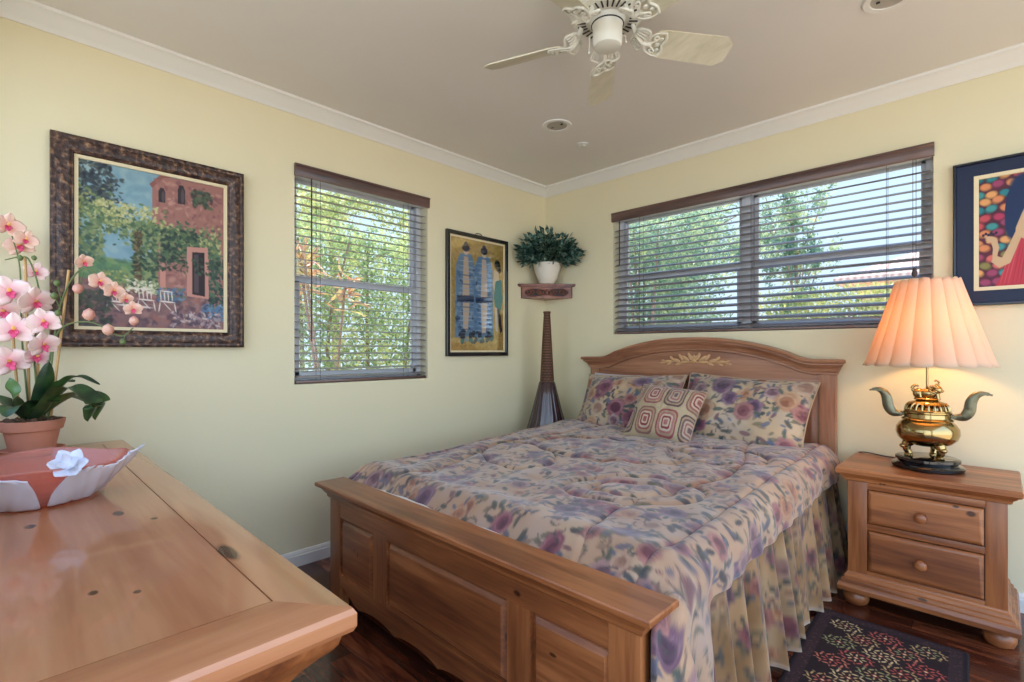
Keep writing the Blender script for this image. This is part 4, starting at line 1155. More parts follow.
# gold print with two robed figures
def figures():
    w, h = 230, 370
    c = Canvas(w, h, (196, 164, 92)); r = random.Random(5)
    for _ in range(700): c.ell(r.uniform(0, w), r.uniform(0, h), r.uniform(3, 10), r.uniform(2, 6), r.random() * 3, r.choice([(208, 176, 104), (182, 148, 82), (220, 190, 124), (168, 132, 76)]), .5, .3)
    for _ in range(70): c.ell(r.uniform(0, w), r.uniform(300, h), 4, 2, r.random() * 3, (150, 120, 70), .7)
    # two tall figures; broad blue robes also paint in the window reflection
    for cx, tone in ((62, (120, 150, 178)), (140, (104, 138, 172))):
        c.poly([(cx - 40, 90), (cx - 24, 52), (cx + 24, 50), (cx + 38, 90), (cx + 40, 200), (cx + 44, 322), (cx - 44, 326), (cx - 44, 200)], tone)
        for _k in range(60): c.ell(cx + r.uniform(-44, 42), r.uniform(70, 320), r.uniform(4, 12), r.uniform(3, 7), r.random() * 3, r.choice([(84, 116, 156), (140, 168, 194), (60, 84, 120), (168, 184, 196)]), .6)
        c.poly([(cx - 9, 60), (cx + 10, 60), (cx + 16, 200), (cx + 8, 310), (cx - 10, 310), (cx - 14, 190)], (226, 196, 166))
        for k in range(16):
            y = 76 + k * 15; c.line(cx - 32, y, cx + 34, y + r.uniform(-5, 5), 4, r.choice([(176, 196, 216), (84, 112, 148), (206, 210, 214)]), .7)
        c.ell(cx, 40, 11, 14, 0, (232, 206, 178)); c.ell(cx, 31, 15, 12, 0, (44, 46, 60)); c.ell(cx, 18, 8, 7, 0, (44, 46, 60))
        c.poly([(cx - 36, 190), (cx + 36, 186), (cx + 37, 206), (cx - 36, 210)], (48, 64, 92))
    for _ in range(46): c.ell(r.uniform(40, 180), r.uniform(305, 340), r.uniform(5, 12), r.uniform(4, 8), r.random() * 3, r.choice([(40, 60, 84), (30, 120, 130), (24, 34, 50), (112, 140, 160)]), .9)
    # figure in teal at the right edge, back turned
    c.ell(200, 70, 13, 16, 0, (28, 28, 40)); c.ell(207, 88, 9, 12, 0, (28, 28, 40)); c.poly([(186, 90), (206, 96), (212, 160), (192, 190), (180, 140)], (226, 206, 180))
    c.poly([(192, 130), (220, 120), (226, 190), (214, 232), (190, 220), (184, 180)], (24, 128, 136)); c.poly([(196, 220), (212, 226), (224, 300), (214, 310), (204, 270)], (38, 44, 60)); c.poly([(188, 218), (200, 222), (204, 306), (192, 300)], (214, 202, 186))
    return c
PB = (-1.014, -.444, 1.083, 1.926)
pb = thing('framed_print', 'gold print of figures whose blue robes include painted window reflection, in a thin black frame beside the corner', 'picture', (0, -.729, 1.083))
bm = B(); rect_frame(bm, 0, *PB, [(0, .001), (0, .022), (.003, .025), (.022, .025), (.026, .022), (.028, .001)]); part('frame', bm, M['black_frame'], pb)
bm = B(); rect_frame(bm, 0, PB[0] + .027, PB[1] - .027, PB[2] + .027, PB[3] - .027, [(0, .002), (0, .014), (.012, .013), (.013, .002)]); part('liner', bm, M['cream'], pb)
plane_art('print', 0, .010, PB[0] + .037, PB[1] - .037, PB[2] + .037, PB[3] - .037, figures(), M['art_glazed'], pb, (180, 260))
bm = B(); tube(bm, [(.012, -.76, 1.926), (.012, -.745, 1.938), (.012, -.71, 1.938), (.012, -.695, 1.926)], .003, 6, 6); part('hanging_loop', bm, M['cord'], pb)

# portrait print in navy mat, at the right
def lady():
    w, h = 380, 330
    c = Canvas(w, h, (92, 34, 58)); r = random.Random(13)
    cols = [(214, 84, 96), (236, 150, 98), (40, 138, 148), (196, 60, 100), (244, 176, 110), (70, 160, 160), (170, 70, 110), (232, 120, 110), (150, 140, 80)]
    for j in range(22):
        for i in range(24):
            x = i * 48 + (j % 2) * 24 + r.uniform(-3, 3); y = j * 24 + r.uniform(-5, 5)
            cc = r.choice(cols); c.ell(x, y, 23, 12, r.uniform(-.3, .3), tuple(q * .72 for q in cc), 1, .12); c.ell(x - 1, y - 1, 18, 9, 0, cc, 1, .2)
    skin = (226, 188, 146); hair = (22, 48, 92)
    c.poly([(92, 110), (100, 60), (130, 20), (180, 6), (240, 12), (270, 60), (262, 120), (200, 110), (170, 150), (120, 170), (96, 160)], hair)
    c.ell(120, 130, 26, 60, .1, hair); c.ell(170, 40, 60, 40, 0, hair)
    c.poly([(150, 120), (175, 78), (215, 70), (240, 100), (235, 140), (220, 168), (260, 190), (290, 230), (250, 260), (150, 210), (128, 188), (130, 160)], skin)
    c.ell(206, 92, 34, 44, .2, skin)
    c.poly([(128, 182), (160, 196), (240, 240), (330, 330), (60, 330), (84, 290), (116, 230)], (206, 58, 76))
    for k in range(16): c.line(120 + k * 9, 196 + k * 3, 74 + k * 14, 328, 3, r.choice([(234, 110, 110), (168, 34, 60), (150, 30, 58)]), .7)
    # arm and hand
    c.poly([(132, 166), (150, 186), (112, 262), (74, 274), (46, 254), (60, 236), (84, 244), (104, 214)], skin)
    c.poly([(50, 256), (64, 248), (74, 214), (66, 186), (50, 178), (44, 190), (52, 214)], skin)
    for k in range(4): c.line(58 - k * 3, 182 + k * 3, 20 + k * 3, 176 + k * 6, 6, skin)
    for k in range(6): c.ell(18 + k * 9, 172 - (k % 2) * 4, 5, 4, 0, (40, 30, 60))
    c.ell(196, 96, 6, 2.4, 0, (30, 30, 50)); c.ell(226, 98, 6, 2.4, 0, (30, 30, 50)); c.ell(214, 124, 9, 3.4, 0, (200, 40, 60))
    c.line(188, 86, 204, 84, 2.4, (30, 30, 50)); c.line(216, 86, 234, 86, 2.4, (30, 30, 50)); c.line(212, 96, 209, 112, 2, (196, 150, 120))
    c.a *= .88
    return c
PC = (2.470, 2.985, 1.323, 1.968)
pc = thing('framed_print', 'print of a dark haired woman in red, wide navy mat, right of lamp', 'picture', (2.73, 0, 1.323))
bm = B(); rect_frame(bm, 1, *PC, [(0, .001), (0, .026), (.003, .030), (.010, .030), (.012, .022), (.012, .001)]); part('frame', bm, M['navy_frame'], pc)
bm = B(); rect_frame(bm, 1, PC[0] + .010, PC[1] - .010, PC[2] + .010, PC[3] - .010, [(0, .004), (0, .018), (.062, .018), (.063, .004)]); part('mat_board', bm, M['navy'], pc, label='navy mat board')
bm = B(); rect_frame(bm, 1, PC[0] + .070, PC[1] - .070, PC[2] + .066, PC[3] - .066, [(0, .003), (0, .021), (.016, .020), (.017, .003)]); part('liner', bm, M['cream'], pc)
plane_art('print', 1, -.010, PC[0] + .084, PC[1] - .084, PC[2] + .080, PC[3] - .080, lady(), M['art_print'], pc, (260, 230))

# ================================================================== CORNER: shelf, plant, tall vase
ZS = 1.627
shf = thing('corner_shelf', 'carved dark wood corner shelf holding the white potted plant', 'shelf', (.1, -.1, ZS - .105))
def tri(bm, L1, L2, z0, z1, cut=.03, g=.001):
    pts = [(g, -g), (L2, -g), (L2, -cut), (cut, -L1), (g, -L1)]
    return loops(bm, [[(x, y, z0) for x, y in pts], [(x, y, z1) for x, y in pts]])
bm = B(); tri(bm, .322, .305, ZS - .012, ZS, .022); tri(bm, .312, .296, ZS - .020, ZS - .0121, .02)
part('shelf_top', bm, M['dark_wood_shelf'], shf)
bm = B(); tri(bm, .286, .276, ZS - .105, ZS - .0201, .016)
part('apron', bm, M['dark_wood_shelf'], shf)
# fretwork on the front face of the apron: dark ovals with scrolls
A_ = Vector((.016, -.286, 0)); B_ = Vector((.276, -.016, 0)); du = (B_ - A_).normalized(); nn = Vector((du.y, -du.x, 0))
Lf = (B_ - A_).length
def face_pt(s_, z, o=0.0):
    p = A_ + du * s_ + nn * o; return Vector((p.x, p.y, z))
bm = B()
for cs in (Lf * .27, Lf * .73):
    ring = [face_pt(cs + .078 * math.cos(2 * PI * k / 28), ZS - .063 + .027 * math.sin(2 * PI * k / 28), .0005) for k in range(28)]
    ring2 = [p + nn * .0012 for p in ring]; loops(bm, [[tuple(p) for p in ring], [tuple(p) for p in ring2]])
part('recess', bm, M['shelf_dark'], shf)
bm = B()
for cs in (Lf * .27, Lf * .73):
    for sg in (-1, 1):
        pts = [face_pt(cs + sg * (.010 + .056 * t), ZS - .063 + .016 * math.sin(t * 7), .004) for t in [k / 8 for k in range(9)]]
        tube(bm, pts, .0035, 6, 3)
        for k in range(5):
            c_ = face_pt(cs + sg * (.012 + .013 * k), ZS - .063 + (-.010 if k % 2 else .010), .003); ball(bm, c_, .0065, 1, 1, .7, 8, 6)
    tube(bm, [face_pt(cs + .082 * math.cos(2 * PI * k / 28), ZS - .063 + .031 * math.sin(2 * PI * k / 28), .002) for k in range(29)], .0028, 6)
ball(bm, face_pt(Lf * .5, ZS - .062, .003), .012, 1, 1, 2.0)
part('fretwork', bm, M['dark_wood_shelf'], shf)

pp = thing('potted_plant', 'leafy ficus in a white ceramic pot on the corner shelf', 'plant', (.142, -.142, ZS))
bm = B(); lathe(bm, [(.052, 0), (.060, .004), (.078, .050), (.096, .100), (.106, .140), (.109, .156), (.104, .158), (.098, .145), (.094, .135), (.001, .133)], (.142, -.142, ZS), 36)
part('pot', bm, M['ceramic'], pp, sharp=50)

def leaf_cloud(name, pts, size, mat, parent=None, seed=1, up=.2, asp=.42, dirs=None, droop=0.0, label=None):
    """pts (n,3): folded diamond leaves in random directions (6 verts, 4 tris)"""
    rs = np.random.RandomState(seed); n = len(pts)
    d = rs.normal(size=(n, 3)) if dirs is None else dirs + rs.normal(size=(n, 3)) * .35
    d[:, 2] += up; d /= np.linalg.norm(d, axis=1)[:, None]
    q = rs.normal(size=(n, 3)); s_ = np.cross(d, q); s_ /= np.linalg.norm(s_, axis=1)[:, None]; nn_ = np.cross(s_, d)
    L_ = (size * rs.uniform(.7, 1.3, n))[:, None]; w_ = L_ * asp
    b0 = pts; mid = pts + d * L_ * .45 - nn_ * L_ * .04; tip = pts + d * L_ - nn_ * L_ * droop
    l1 = mid + s_ * w_ * .5 + nn_ * L_ * .07; r1 = mid - s_ * w_ * .5 + nn_ * L_ * .07
    V = np.stack([b0, l1, mid, r1, tip], 1).reshape(-1, 3)
    base = (np.arange(n) * 5)[:, None]
    F = np.concatenate([base + np.array(t) for t in ((0, 2, 1), (0, 3, 2), (1, 2, 4), (2, 3, 4))], 0)
    me = bpy.data.meshes.new(name)
    me.vertices.add(len(V)); me.vertices.foreach_set('co', V.astype(np.float32).reshape(-1))
    me.loops.add(F.size); me.loops.foreach_set('vertex_index', F.reshape(-1).astype(np.int32))
    me.polygons.add(len(F)); me.polygons.foreach_set('loop_start', np.arange(0, F.size, 3, dtype=np.int32)); me.polygons.foreach_set('loop_total', np.full(len(F), 3, dtype=np.int32))
    me.update(calc_edges=True)
    me.polygons.foreach_set('use_smooth', np.ones(len(F), dtype=bool))
    return link(name, me, mat, parent, label)
def blob(n, c, r, seed, shell=.5):
    rs = np.random.RandomState(seed); v_ = rs.normal(size=(n, 3)); v_ /= np.linalg.norm(v_, axis=1)[:, None]
    return np.array(c) + v_ * np.array(r) * (shell + (1 - shell) * rs.rand(n, 1))
pts = np.concatenate([blob(620, (.165, -.165, ZS + .262), (.215, .215, .125), 3, .3), blob(180, (.10, -.30, ZS + .21), (.09, .10, .08), 4, .3), blob(180, (.30, -.10, ZS + .21), (.10, .09, .08), 5, .3)])
pts = pts[(pts[:, 0] > .03) & (pts[:, 1] < -.03)]
fo = leaf_cloud('foliage', pts, .058, M['ficus'], pp, seed=6, up=-.1, asp=.5, dirs=(pts - np.array([.10, -.10, ZS + .2])) * 6)
vv = np.empty(len(fo.data.vertices) * 3, np.float32); fo.data.vertices.foreach_get('co', vv); vv = vv.reshape(-1, 3)
vv[:, 0] = np.maximum(vv[:, 0], .006); vv[:, 1] = np.minimum(vv[:, 1], -.006); fo.data.vertices.foreach_set('co', vv.reshape(-1))
bm = B(); r_ = random.Random(8)
for k in range(16):
    a = r_.uniform(0, 6.28); R_ = r_.uniform(.05, .15)
    tube(bm, [(.142, -.142, ZS + .13), (.142 + .4 * R_ * math.cos(a), -.142 + .4 * R_ * math.sin(a), ZS + .22), (max(.02, .160 + R_ * math.cos(a)), min(-.02, -.160 + R_ * math.sin(a)), ZS + .30)], .0022, 5, 4)
part('stems', bm, M['orchid_stem'], pp)

# tall vase: narrow woven neck, dark ribbed flaring body
VX, VY = .245, -.265
tv = thing('floor_vase', 'tall narrow floor vase, woven cane neck above dark ribbed base, in the corner', 'vase', (VX, VY, 0))
rib = lambda a, z: 1 + .045 * abs(math.sin(a * 9))
bm = B(); lathe(bm, [(.070, 0), (.080, .01), (.130, .10), (.160, .22), (.168, .32), (.160, .43), (.142, .56), (.108, .68), (.078, .80), (.058, .885), (.052, .895)], (VX, VY, 0), 90, wob=rib)
part('ribbed_body', bm, M['floorvase'], tv, sharp=60)
nth, nz = 96, 120
a = np.linspace(0, 2 * PI, nth, endpoint=False)[:, None]; v = np.linspace(0, 1, nz)[None, :]
z = .89 + .515 * v; rr = .052 - .029 * v + .0022 * np.sin(v * 165) * np.where(np.sin(a * 10 + np.floor(v * 26) * PI) > 0, 1, .2) + .004 * (v > .975)
wv = (.5 + .5 * np.sin(v * 165)) * (.6 + .4 * (np.sin(a * 12 + np.floor(v * 26) * PI) > 0))
C = np.array([.42, .27, .18]) * (.55 + .65 * wv[..., None])
link('woven_neck', grid_mesh('woven_neck', np.stack([VX + rr * np.cos(a), VY + rr * np.sin(a), z + 0 * a], -1), C, closed_u=True), M['vc_wood'], tv, label='brown woven cane neck')
bm = B(); tube(bm, [(VX + .024 * math.cos(2 * PI * k / 24), VY + .024 * math.sin(2 * PI * k / 24), 1.405) for k in range(25)], .0035, 6); part('rim', bm, M['dark_wood_shelf'], tv)

# ================================================================== ORCHID
OX, OY = .190, -2.990
oz = DZ
orc = thing('potted_orchid', 'pink and white orchid in a terracotta pot with saucer on the dresser', 'plant', (OX, OY, oz))
bm = B(); lathe(bm, [(.062, 0), (.078, .004), (.086, .016), (.088, .020), (.083, .021), (.072, .010), (.001, .009)], (OX, OY, oz), 40); part('saucer', bm, M['terracotta'], orc, sharp=50)
bm = B(); lathe(bm, [(.056, .010), (.060, .012), (.074, .084), (.082, .086), (.088, .112), (.089, .120), (.082, .121), (.079, .108), (.001, .104)], (OX, OY, oz), 40); part('pot', bm, M['terracotta'], orc, sharp=40)
bm = B(); r_ = random.Random(3)
for k in range(170):
    a, q = r_.uniform(0, 6.28), r_.uniform(0, .074) ** 1; ball(bm, (OX + q * math.cos(a), OY + q * math.sin(a), oz + .108 + r_.uniform(0, .018)), r_.uniform(.007, .014), 1, .8, .6, 6, 5)
part('bark_mulch', bm, M['soil'], orc)
LV = [[(0.193, -2.983, 0.886), (0.256, -2.922, 1.002), (0.294, -2.885, 1.016)], [(0.235, -2.985, 0.89), (0.321, -2.9, 1.028), (0.395, -2.828, 1.007)], [(0.240, -2.984, 0.885), (0.322, -2.912, 0.995), (0.395, -2.851, 0.948), (0.385, -2.860, 0.880)], [(0.196, -2.981, 0.886), (0.294, -2.885, 0.967), (0.357, -2.823, 0.949), (0.344, -2.836, 0.879)], [(0.200, -2.997, 0.885), (0.245, -2.975, 0.945), (0.296, -2.924, 0.945)], [(0.20, -3.01, 0.884), (0.185, -3.036, 0.955), (0.19, -3.045, 1.03)], [(0.175, -3.0, 0.879), (0.13, -3.045, 0.931), (0.092, -3.082, 0.967)], [(.21, -3.0, .88), (.262, -3.04, .935), (.300, -3.055, .905)], [(0.205, -2.985, 0.882), (0.262, -2.960, 1.00), (0.28, -2.952, 1.085)], [(.18, -2.97, .88), (.16, -2.90, .95), (.17, -2.84, .93)]]
WD = [.028, .022, .040, .038, .034, .034, .030, .030, .028, .03]
for pts_, wd in zip(LV, WD):
    Pp = catmull(pts_, 9); bm = B(); rings = []; n_ = len(Pp)
    for i, p in enumerate(Pp):
        t = i / (n_ - 1); d = (Pp[min(i + 1, n_ - 1)] - Pp[max(i - 1, 0)]).normalized(); s_ = d.cross(Vector((0, 0, 1)))
        s_ = s_.normalized() if s_.length > .05 else Vector((.7, .7, 0)); nn2 = s_.cross(d)
        w = wd * (math.sin(PI * min(1, .10 + t * .9)) ** .6) + .0005
        rings.append([tuple(p + s_ * w * q + nn2 * (.24 * w * q * q) + nn2 * o) for q, o in ((-1, 0), (-.5, .0007), (0, -.0005), (.5, .0007), (1, 0), (.5, -.0012), (0, -.0026), (-.5, -.0012))])
    loops(bm, rings); part('leaf', bm, M['orchid_leaf'], orc, sharp=80)
SK = [[(0.205, -2.945, 0.865), (0.252, -2.898, 1.41)], [(0.153, -2.995, 0.865), (0.14, -3.007, 1.453)], [(0.140, -3.02, 0.865), (0.102, -3.044, 1.303)], [(0.173, -2.975, 0.865), (0.173, -2.975, 1.196)]]
for s_ in SK:
    bm = B(); tube(bm, s_, .0042, 8); part('stake', bm, M['bamboo'], orc)
ST = [[(0.167, -2.995, 0.865), (0.146, -3.015, 1.16), (0.141, -3.02, 1.408), (0.121, -3.04, 1.532)], [(0.192, -2.97, 0.865), (0.177, -2.985, 1.125), (0.192, -2.97, 1.302), (0.167, -2.995, 1.437), (0.141, -3.02, 1.454), (0.103, -3.057, 1.444)],
      [(0.205, -2.958, 0.865), (0.212, -2.951, 1.054), (0.243, -2.921, 1.196), (0.319, -2.847, 1.224), (0.395, -2.773, 1.175), (0.428, -2.74, 1.203)], [(0.212, -2.951, 0.865), (0.222, -2.941, 1.09), (0.248, -2.916, 1.302), (0.303, -2.862, 1.415), (0.369, -2.797, 1.344), (0.43, -2.738, 1.26)]]
for s_ in ST:
    bm = B(); tube(bm, s_, lambda t: .0034 - .0014 * t, 7, 10); part('flower_stem', bm, M['orchid_stem'], orc)
CAMP = Vector((2.624, -3.07, 1.2))
def petal(R_, c, ang, ln, wd, cols, cup, P_acc, C_acc):
    """one petal as a grid patch in flower space (x,y in plane, z towards viewer)"""
    nu, nv = 9, 7
    for i in range(nu): pass
    u = np.linspace(0, 1, nu)[:, None]; v = np.linspace(-1, 1, nv)[None, :]
    w = wd * np.sin(PI * np.clip(.08 + .86 * u, 0, 1)) ** .75
    x = u * ln * (1 - .06 * v * v) + 0 * v; y = v * w; z = cup * (u ** 1.6) * ln - .22 * np.abs(v) ** 2 * w + .03 * ln * np.sin(v * 5) * u
    ca, sa = math.cos(ang), math.sin(ang)
    P_ = np.stack([x * ca - y * sa, x * sa + y * ca, z + 0 * x], -1) @ np.array(R_).T + np.array(c)
    t = (np.clip(1 - u * 1.5, 0, 1) ** 1.3)[..., None]; vein = (.5 + .5 * np.cos(v * 14))[..., None] * .14
    C_ = np.array(cols[0]) * (1 - t) + np.array(cols[1]) * t; C_ = C_ * (1 - vein) + np.array(cols[1]) * vein
    P_acc.append(P_); C_acc.append(C_ + 0 * P_)
def patches(name, PA_, CA_, mat, parent, label=None):
    V, F, C_ = [], [], []; off = 0
    for P_, c_ in zip(PA_, CA_):
        nu, nv = P_.shape[:2]; idx = np.arange(nu * nv).reshape(nu, nv) + off
        F.append(np.stack([idx[:-1, :-1], idx[1:, :-1], idx[1:, 1:], idx[:-1, 1:]], -1).reshape(-1, 4)); V.append(P_.reshape(-1, 3)); C_.append(c_.reshape(-1, 3)); off += nu * nv
    V = np.concatenate(V); F = np.concatenate(F); C_ = np.concatenate(C_)
    me = bpy.data.meshes.new(name); me.from_pydata(V.tolist(), [], F.tolist()); me.polygons.foreach_set('use_smooth', np.ones(len(F), dtype=bool)); set_col(me, C_)
    o_ = link(name, me, mat, parent, label); so_ = o_.modifiers.new('thickness', 'SOLIDIFY'); so_.thickness = .0008
    return o_
FL = [((0.153, -3.05, 1.557), 0.086), ((0.143, -3.005, 1.517), 0.066), ((0.14, -2.979, 1.406), 0.066), ((0.187, -3.045, 1.325), 0.105), ((0.223, -2.982, 1.292), 0.101), ((0.225, -3.036, 1.193), 0.11), ((0.243, -2.962, 1.222), 0.091), ((0.187, -3.045, 1.084), 0.105), ((0.271, -2.964, 1.142), 0.086), ((0.212, -2.979, 1.101), 0.072), ((0.343, -2.865, 1.431), 0.053), ((0.383, -2.826, 1.362), 0.067), ((0.405, -2.791, 1.331), 0.062), ((0.422, -2.76, 1.305), 0.043), ((0.44, -2.742, 1.269), 0.053), ((.105, -3.02, 1.50), .08), ((.12, -3.06, 1.26), .10)]
r_ = random.Random(17)
for k, (c, s_) in enumerate(FL):
    cv = Vector(c); d = (CAMP - cv).normalized() + Vector((r_.uniform(-.5, .5), r_.uniform(-.3, .5), r_.uniform(-.35, .25))); d.normalize()
    R_ = (d.to_track_quat('Z', 'Y').to_matrix() @ Matrix.Rotation(r_.uniform(-.4, .4), 3, 'Z'))
    peach = k in (0, 1, 10, 11, 12, 13, 14, 15)
    base_c = (.92, .78, .70) if peach else (.92, .82, .78); inn = (.88, .58, .50) if peach else (.86, .54, .56)
    if k == 9: inn = (.80, .12, .34)
    PAa, CAa = [], []
    for ang, ln, wd in ((math.radians(90), .56, .21), (math.radians(215), .54, .21), (math.radians(325), .54, .21)): petal(R_, cv - d * .002, ang, ln * s_, wd * s_, (base_c, inn), .10, PAa, CAa)
    for ang in (math.radians(12), math.radians(168)): petal(R_, cv, ang, .56 * s_, .33 * s_, (base_c, inn), .16, PAa, CAa)
    fl_ = patches('flower', PAa, CAa, M['petal'], orc)
    PAa, CAa = [], []
    for ang, ln, wd in ((math.radians(270), .26, .09), (math.radians(225), .16, .06), (math.radians(315), .16, .06)): petal(R_, cv + d * .003, ang, ln * s_, wd * s_, ((.86, .34, .50), (.72, .10, .22)), .6, PAa, CAa)
    petal(R_, cv + d * .004, math.radians(90), .12 * s_, .06 * s_, ((.95, .80, .50), (.95, .62, .30)), .7, PAa, CAa)
    patches('lip', PAa, CAa, M['petal'], fl_, label='magenta lip')
BD = [((0.315, -2.879, 1.339), 0.016), ((0.342, -2.852, 1.248), 0.019), ((0.39, -2.805, 1.195), 0.018), ((0.455, -2.742, 1.226), 0.015), ((0.427, -2.769, 1.153), 0.010), ((0.262, -2.93, 1.359), 0.010), ((0.255, -2.937, 1.314), 0.011), ((0.265, -2.928, 1.254), 0.010), ((0.169, -3.02, 1.447), 0.009), ((0.204, -2.986, 1.447), 0.008)]
for c, s_ in BD:
    bm = B(); lathe(bm, [(.001, -s_ * 1.1), (s_ * .6, -s_ * .8), (s_, -.1 * s_), (s_ * .8, .7 * s_), (.001, s_ * 1.25)], c, 12); part('bud', bm, M['bud'] if s_ > .012 else M['orchid_stem'], orc, sharp=80)
for a_, b2 in (((.262, -2.93, 1.359), (.245, -2.918, 1.300)), ((.255, -2.937, 1.314), (.246, -2.92, 1.27)), ((.265, -2.928, 1.254), (.25, -2.91, 1.20)), ((.315, -2.879, 1.339), (.30, -2.862, 1.40)), ((.342, -2.852, 1.248), (.33, -2.838, 1.222)), ((.39, -2.805, 1.195), (.38, -2.787, 1.185)), ((.427, -2.769, 1.153), (.41, -2.758, 1.185))):
    bm = B(); tube(bm, [a_, b2], .0016, 6); part('bud_stalk', bm, M['orchid_stem'], orc)

# ================================================================== GLASS BOWL on the dresser
GX, GY = .945, -3.000
gb = thing('glass_bowl', 'pink glass bowl wrapped in frosted white leaves beside the orchid', 'bowl', (GX, GY, DZ))
def surf(r, phi, z, sc=1.0):
    return np.stack([GX + r * np.cos(phi), GY + r * np.sin(phi), DZ + z], -1)
nth, nr = 160, 26
phi = np.linspace(0, 2 * PI, nth, endpoint=False)[:, None]; v = np.linspace(0, 1, nr)[None, :]
BR = lambda z: .098 + .072 * np.clip(z / .092, 0, 1.2) ** .8
v = v + 0 * phi
z = .004 + .090 * v * (1 + .05 * np.sin(phi * 4 + 2)); r = BR(z)
o = link('glass_body', grid_mesh('glass_body', surf(r, phi, z), None, closed_u=True), M['pinkglass'], gb); so = o.modifiers.new('t', 'SOLIDIFY'); so.thickness = .004
bm = B(); lathe(bm, [(.001, .003), (.096, .003), (.098, .006), (.001, .008)], (GX, GY, DZ), 32); part('foot_disc', bm, M['clearglass'], gb)
# frosted leaves: three long wavy leaves outside the bowl, hugging it and spreading to pointed tips
def frost_leaf(top0, bot0, end, z_a, z_b, tip):
    nu, nv = 110, 26
    u = np.linspace(0, 1, nu)[:, None]; v = np.linspace(0, 1, nv)[None, :]
    st_ = math.radians(bot0) + math.radians(top0 - bot0) * v ** 1.5
    ph = st_ + (math.radians(end) - st_) * u
    zt = z_a + (z_b - z_a) * u + .006 * np.sin(u * 9)
    z = .004 + zt * v * np.clip(1 - .0 * u, 0, 1)
    z = z + u ** 8 * .012 * v
    rad = BR(z) + .004 + tip * u ** 5 * v + .0016 * np.sin(v * 9 + u * 34) + .003 * np.sin(u * 60) * (v > .93) + .006 * np.abs(v - .5) * np.sin(u * 14)
    return surf(rad, ph, z)
for top0, bot0, end, za, zb, tip in ((14, 3, 80, .078, .094, .018), (-10, -3, -96, .076, .092, .010)):
    o = link('frosted_leaf', grid_mesh('frosted_leaf', frost_leaf(top0, bot0, end, za, zb, tip)), M['frost'], gb); so = o.modifiers.new('t', 'SOLIDIFY'); so.thickness = .003
# frosted flower standing on the far rim, ruby tint in the well
bm = B(); lathe(bm, [(.001, .012), (.050, .013), (.086, .022), (.092, .034), (.084, .036), (.001, .026)], (GX + .01, GY - .0, DZ), 28); part('ruby_well', bm, M['rubyglass'], gb, label='ruby tinted centre')
fc = Vector((GX + .162, GY + .040, DZ + .104)); PAa, CAa = [], []
dd = Vector((.8, -.2, .55)).normalized(); R_ = dd.to_track_quat('Z', 'Y').to_matrix()
for k in range(6): petal(R_, fc, k * PI / 3, .036, .017, ((.9, .9, .95), (.8, .8, .9)), .35, PAa, CAa)
for k in range(4): petal(R_, fc + dd * .005, k * PI / 2 + .4, .020, .010, ((.92, .92, .96), (.8, .8, .9)), .8, PAa, CAa)
patches('glass_flower', PAa, CAa, M['frost'], gb, label='frosted flower on the rim')

# ================================================================== CEILING FAN AND CEILING FITTINGS
FX, FYY = 1.635, -1.5755
fan = thing('ceiling_fan', 'white five blade ceiling fan with ornate blade brackets', 'ceiling fan', (FX, FYY, HC))
fc3 = (FX, FYY, 0)
bm = B(); lathe(bm, [(.060, HC - .050), (.070, HC - .030), (.080, HC - .012), (.080, HC - .001)], fc3, 40); part('canopy', bm, M['fan_white'], fan, sharp=40)
bm = B(); lathe(bm, [(.052, 2.284), (.108, 2.285), (.122, 2.293), (.130, 2.308), (.132, 2.335), (.126, 2.352), (.100, 2.362), (.062, 2.366)], fc3, 56)
mo = part('motor_housing', bm, M['fan_white'], fan, sharp=30)
for k in range(32):
    a = 2 * PI * k / 32; ca, sa = math.cos(a), math.sin(a); bm = B()
    tube(bm, [(FX + ca * .076, FYY + sa * .076, 2.2840), (FX + ca * .106, FYY + sa * .106, 2.2842)], .0030, 6)
    part('vent_slot', bm, M['fan_dark'], mo)
bm = B(); lathe(bm, [(.001, 2.186), (.036, 2.187), (.047, 2.192), (.051, 2.204), (.052, 2.262), (.058, 2.272), (.062, 2.284)], fc3, 40)
sw = part('switch_housing', bm, M['fan_white'], fan, sharp=40)
bm = B(); tube(bm, [(FX + .0545 * math.cos(2 * PI * k / 32), FYY + .0545 * math.sin(2 * PI * k / 32), 2.268) for k in range(33)], .003, 6); part('ring', bm, M['fan_dark'], sw)
for s_, zl in ((-1, 2.17), (1, 2.21)):
    bm = B(); px, py = FX + .052 * .7 * s_, FYY + .052 * .7 * s_
    tube(bm, [(px, py, 2.235), (px + .008 * s_, py + .008 * s_, 2.232), (px + .010 * s_, py + .010 * s_, zl)], .0014, 6); ball(bm, (px + .010 * s_, py + .010 * s_, zl), .004)
    part('pull_chain', bm, M['fan_white'], fan)
away = math.atan2(.7157, -.6984)
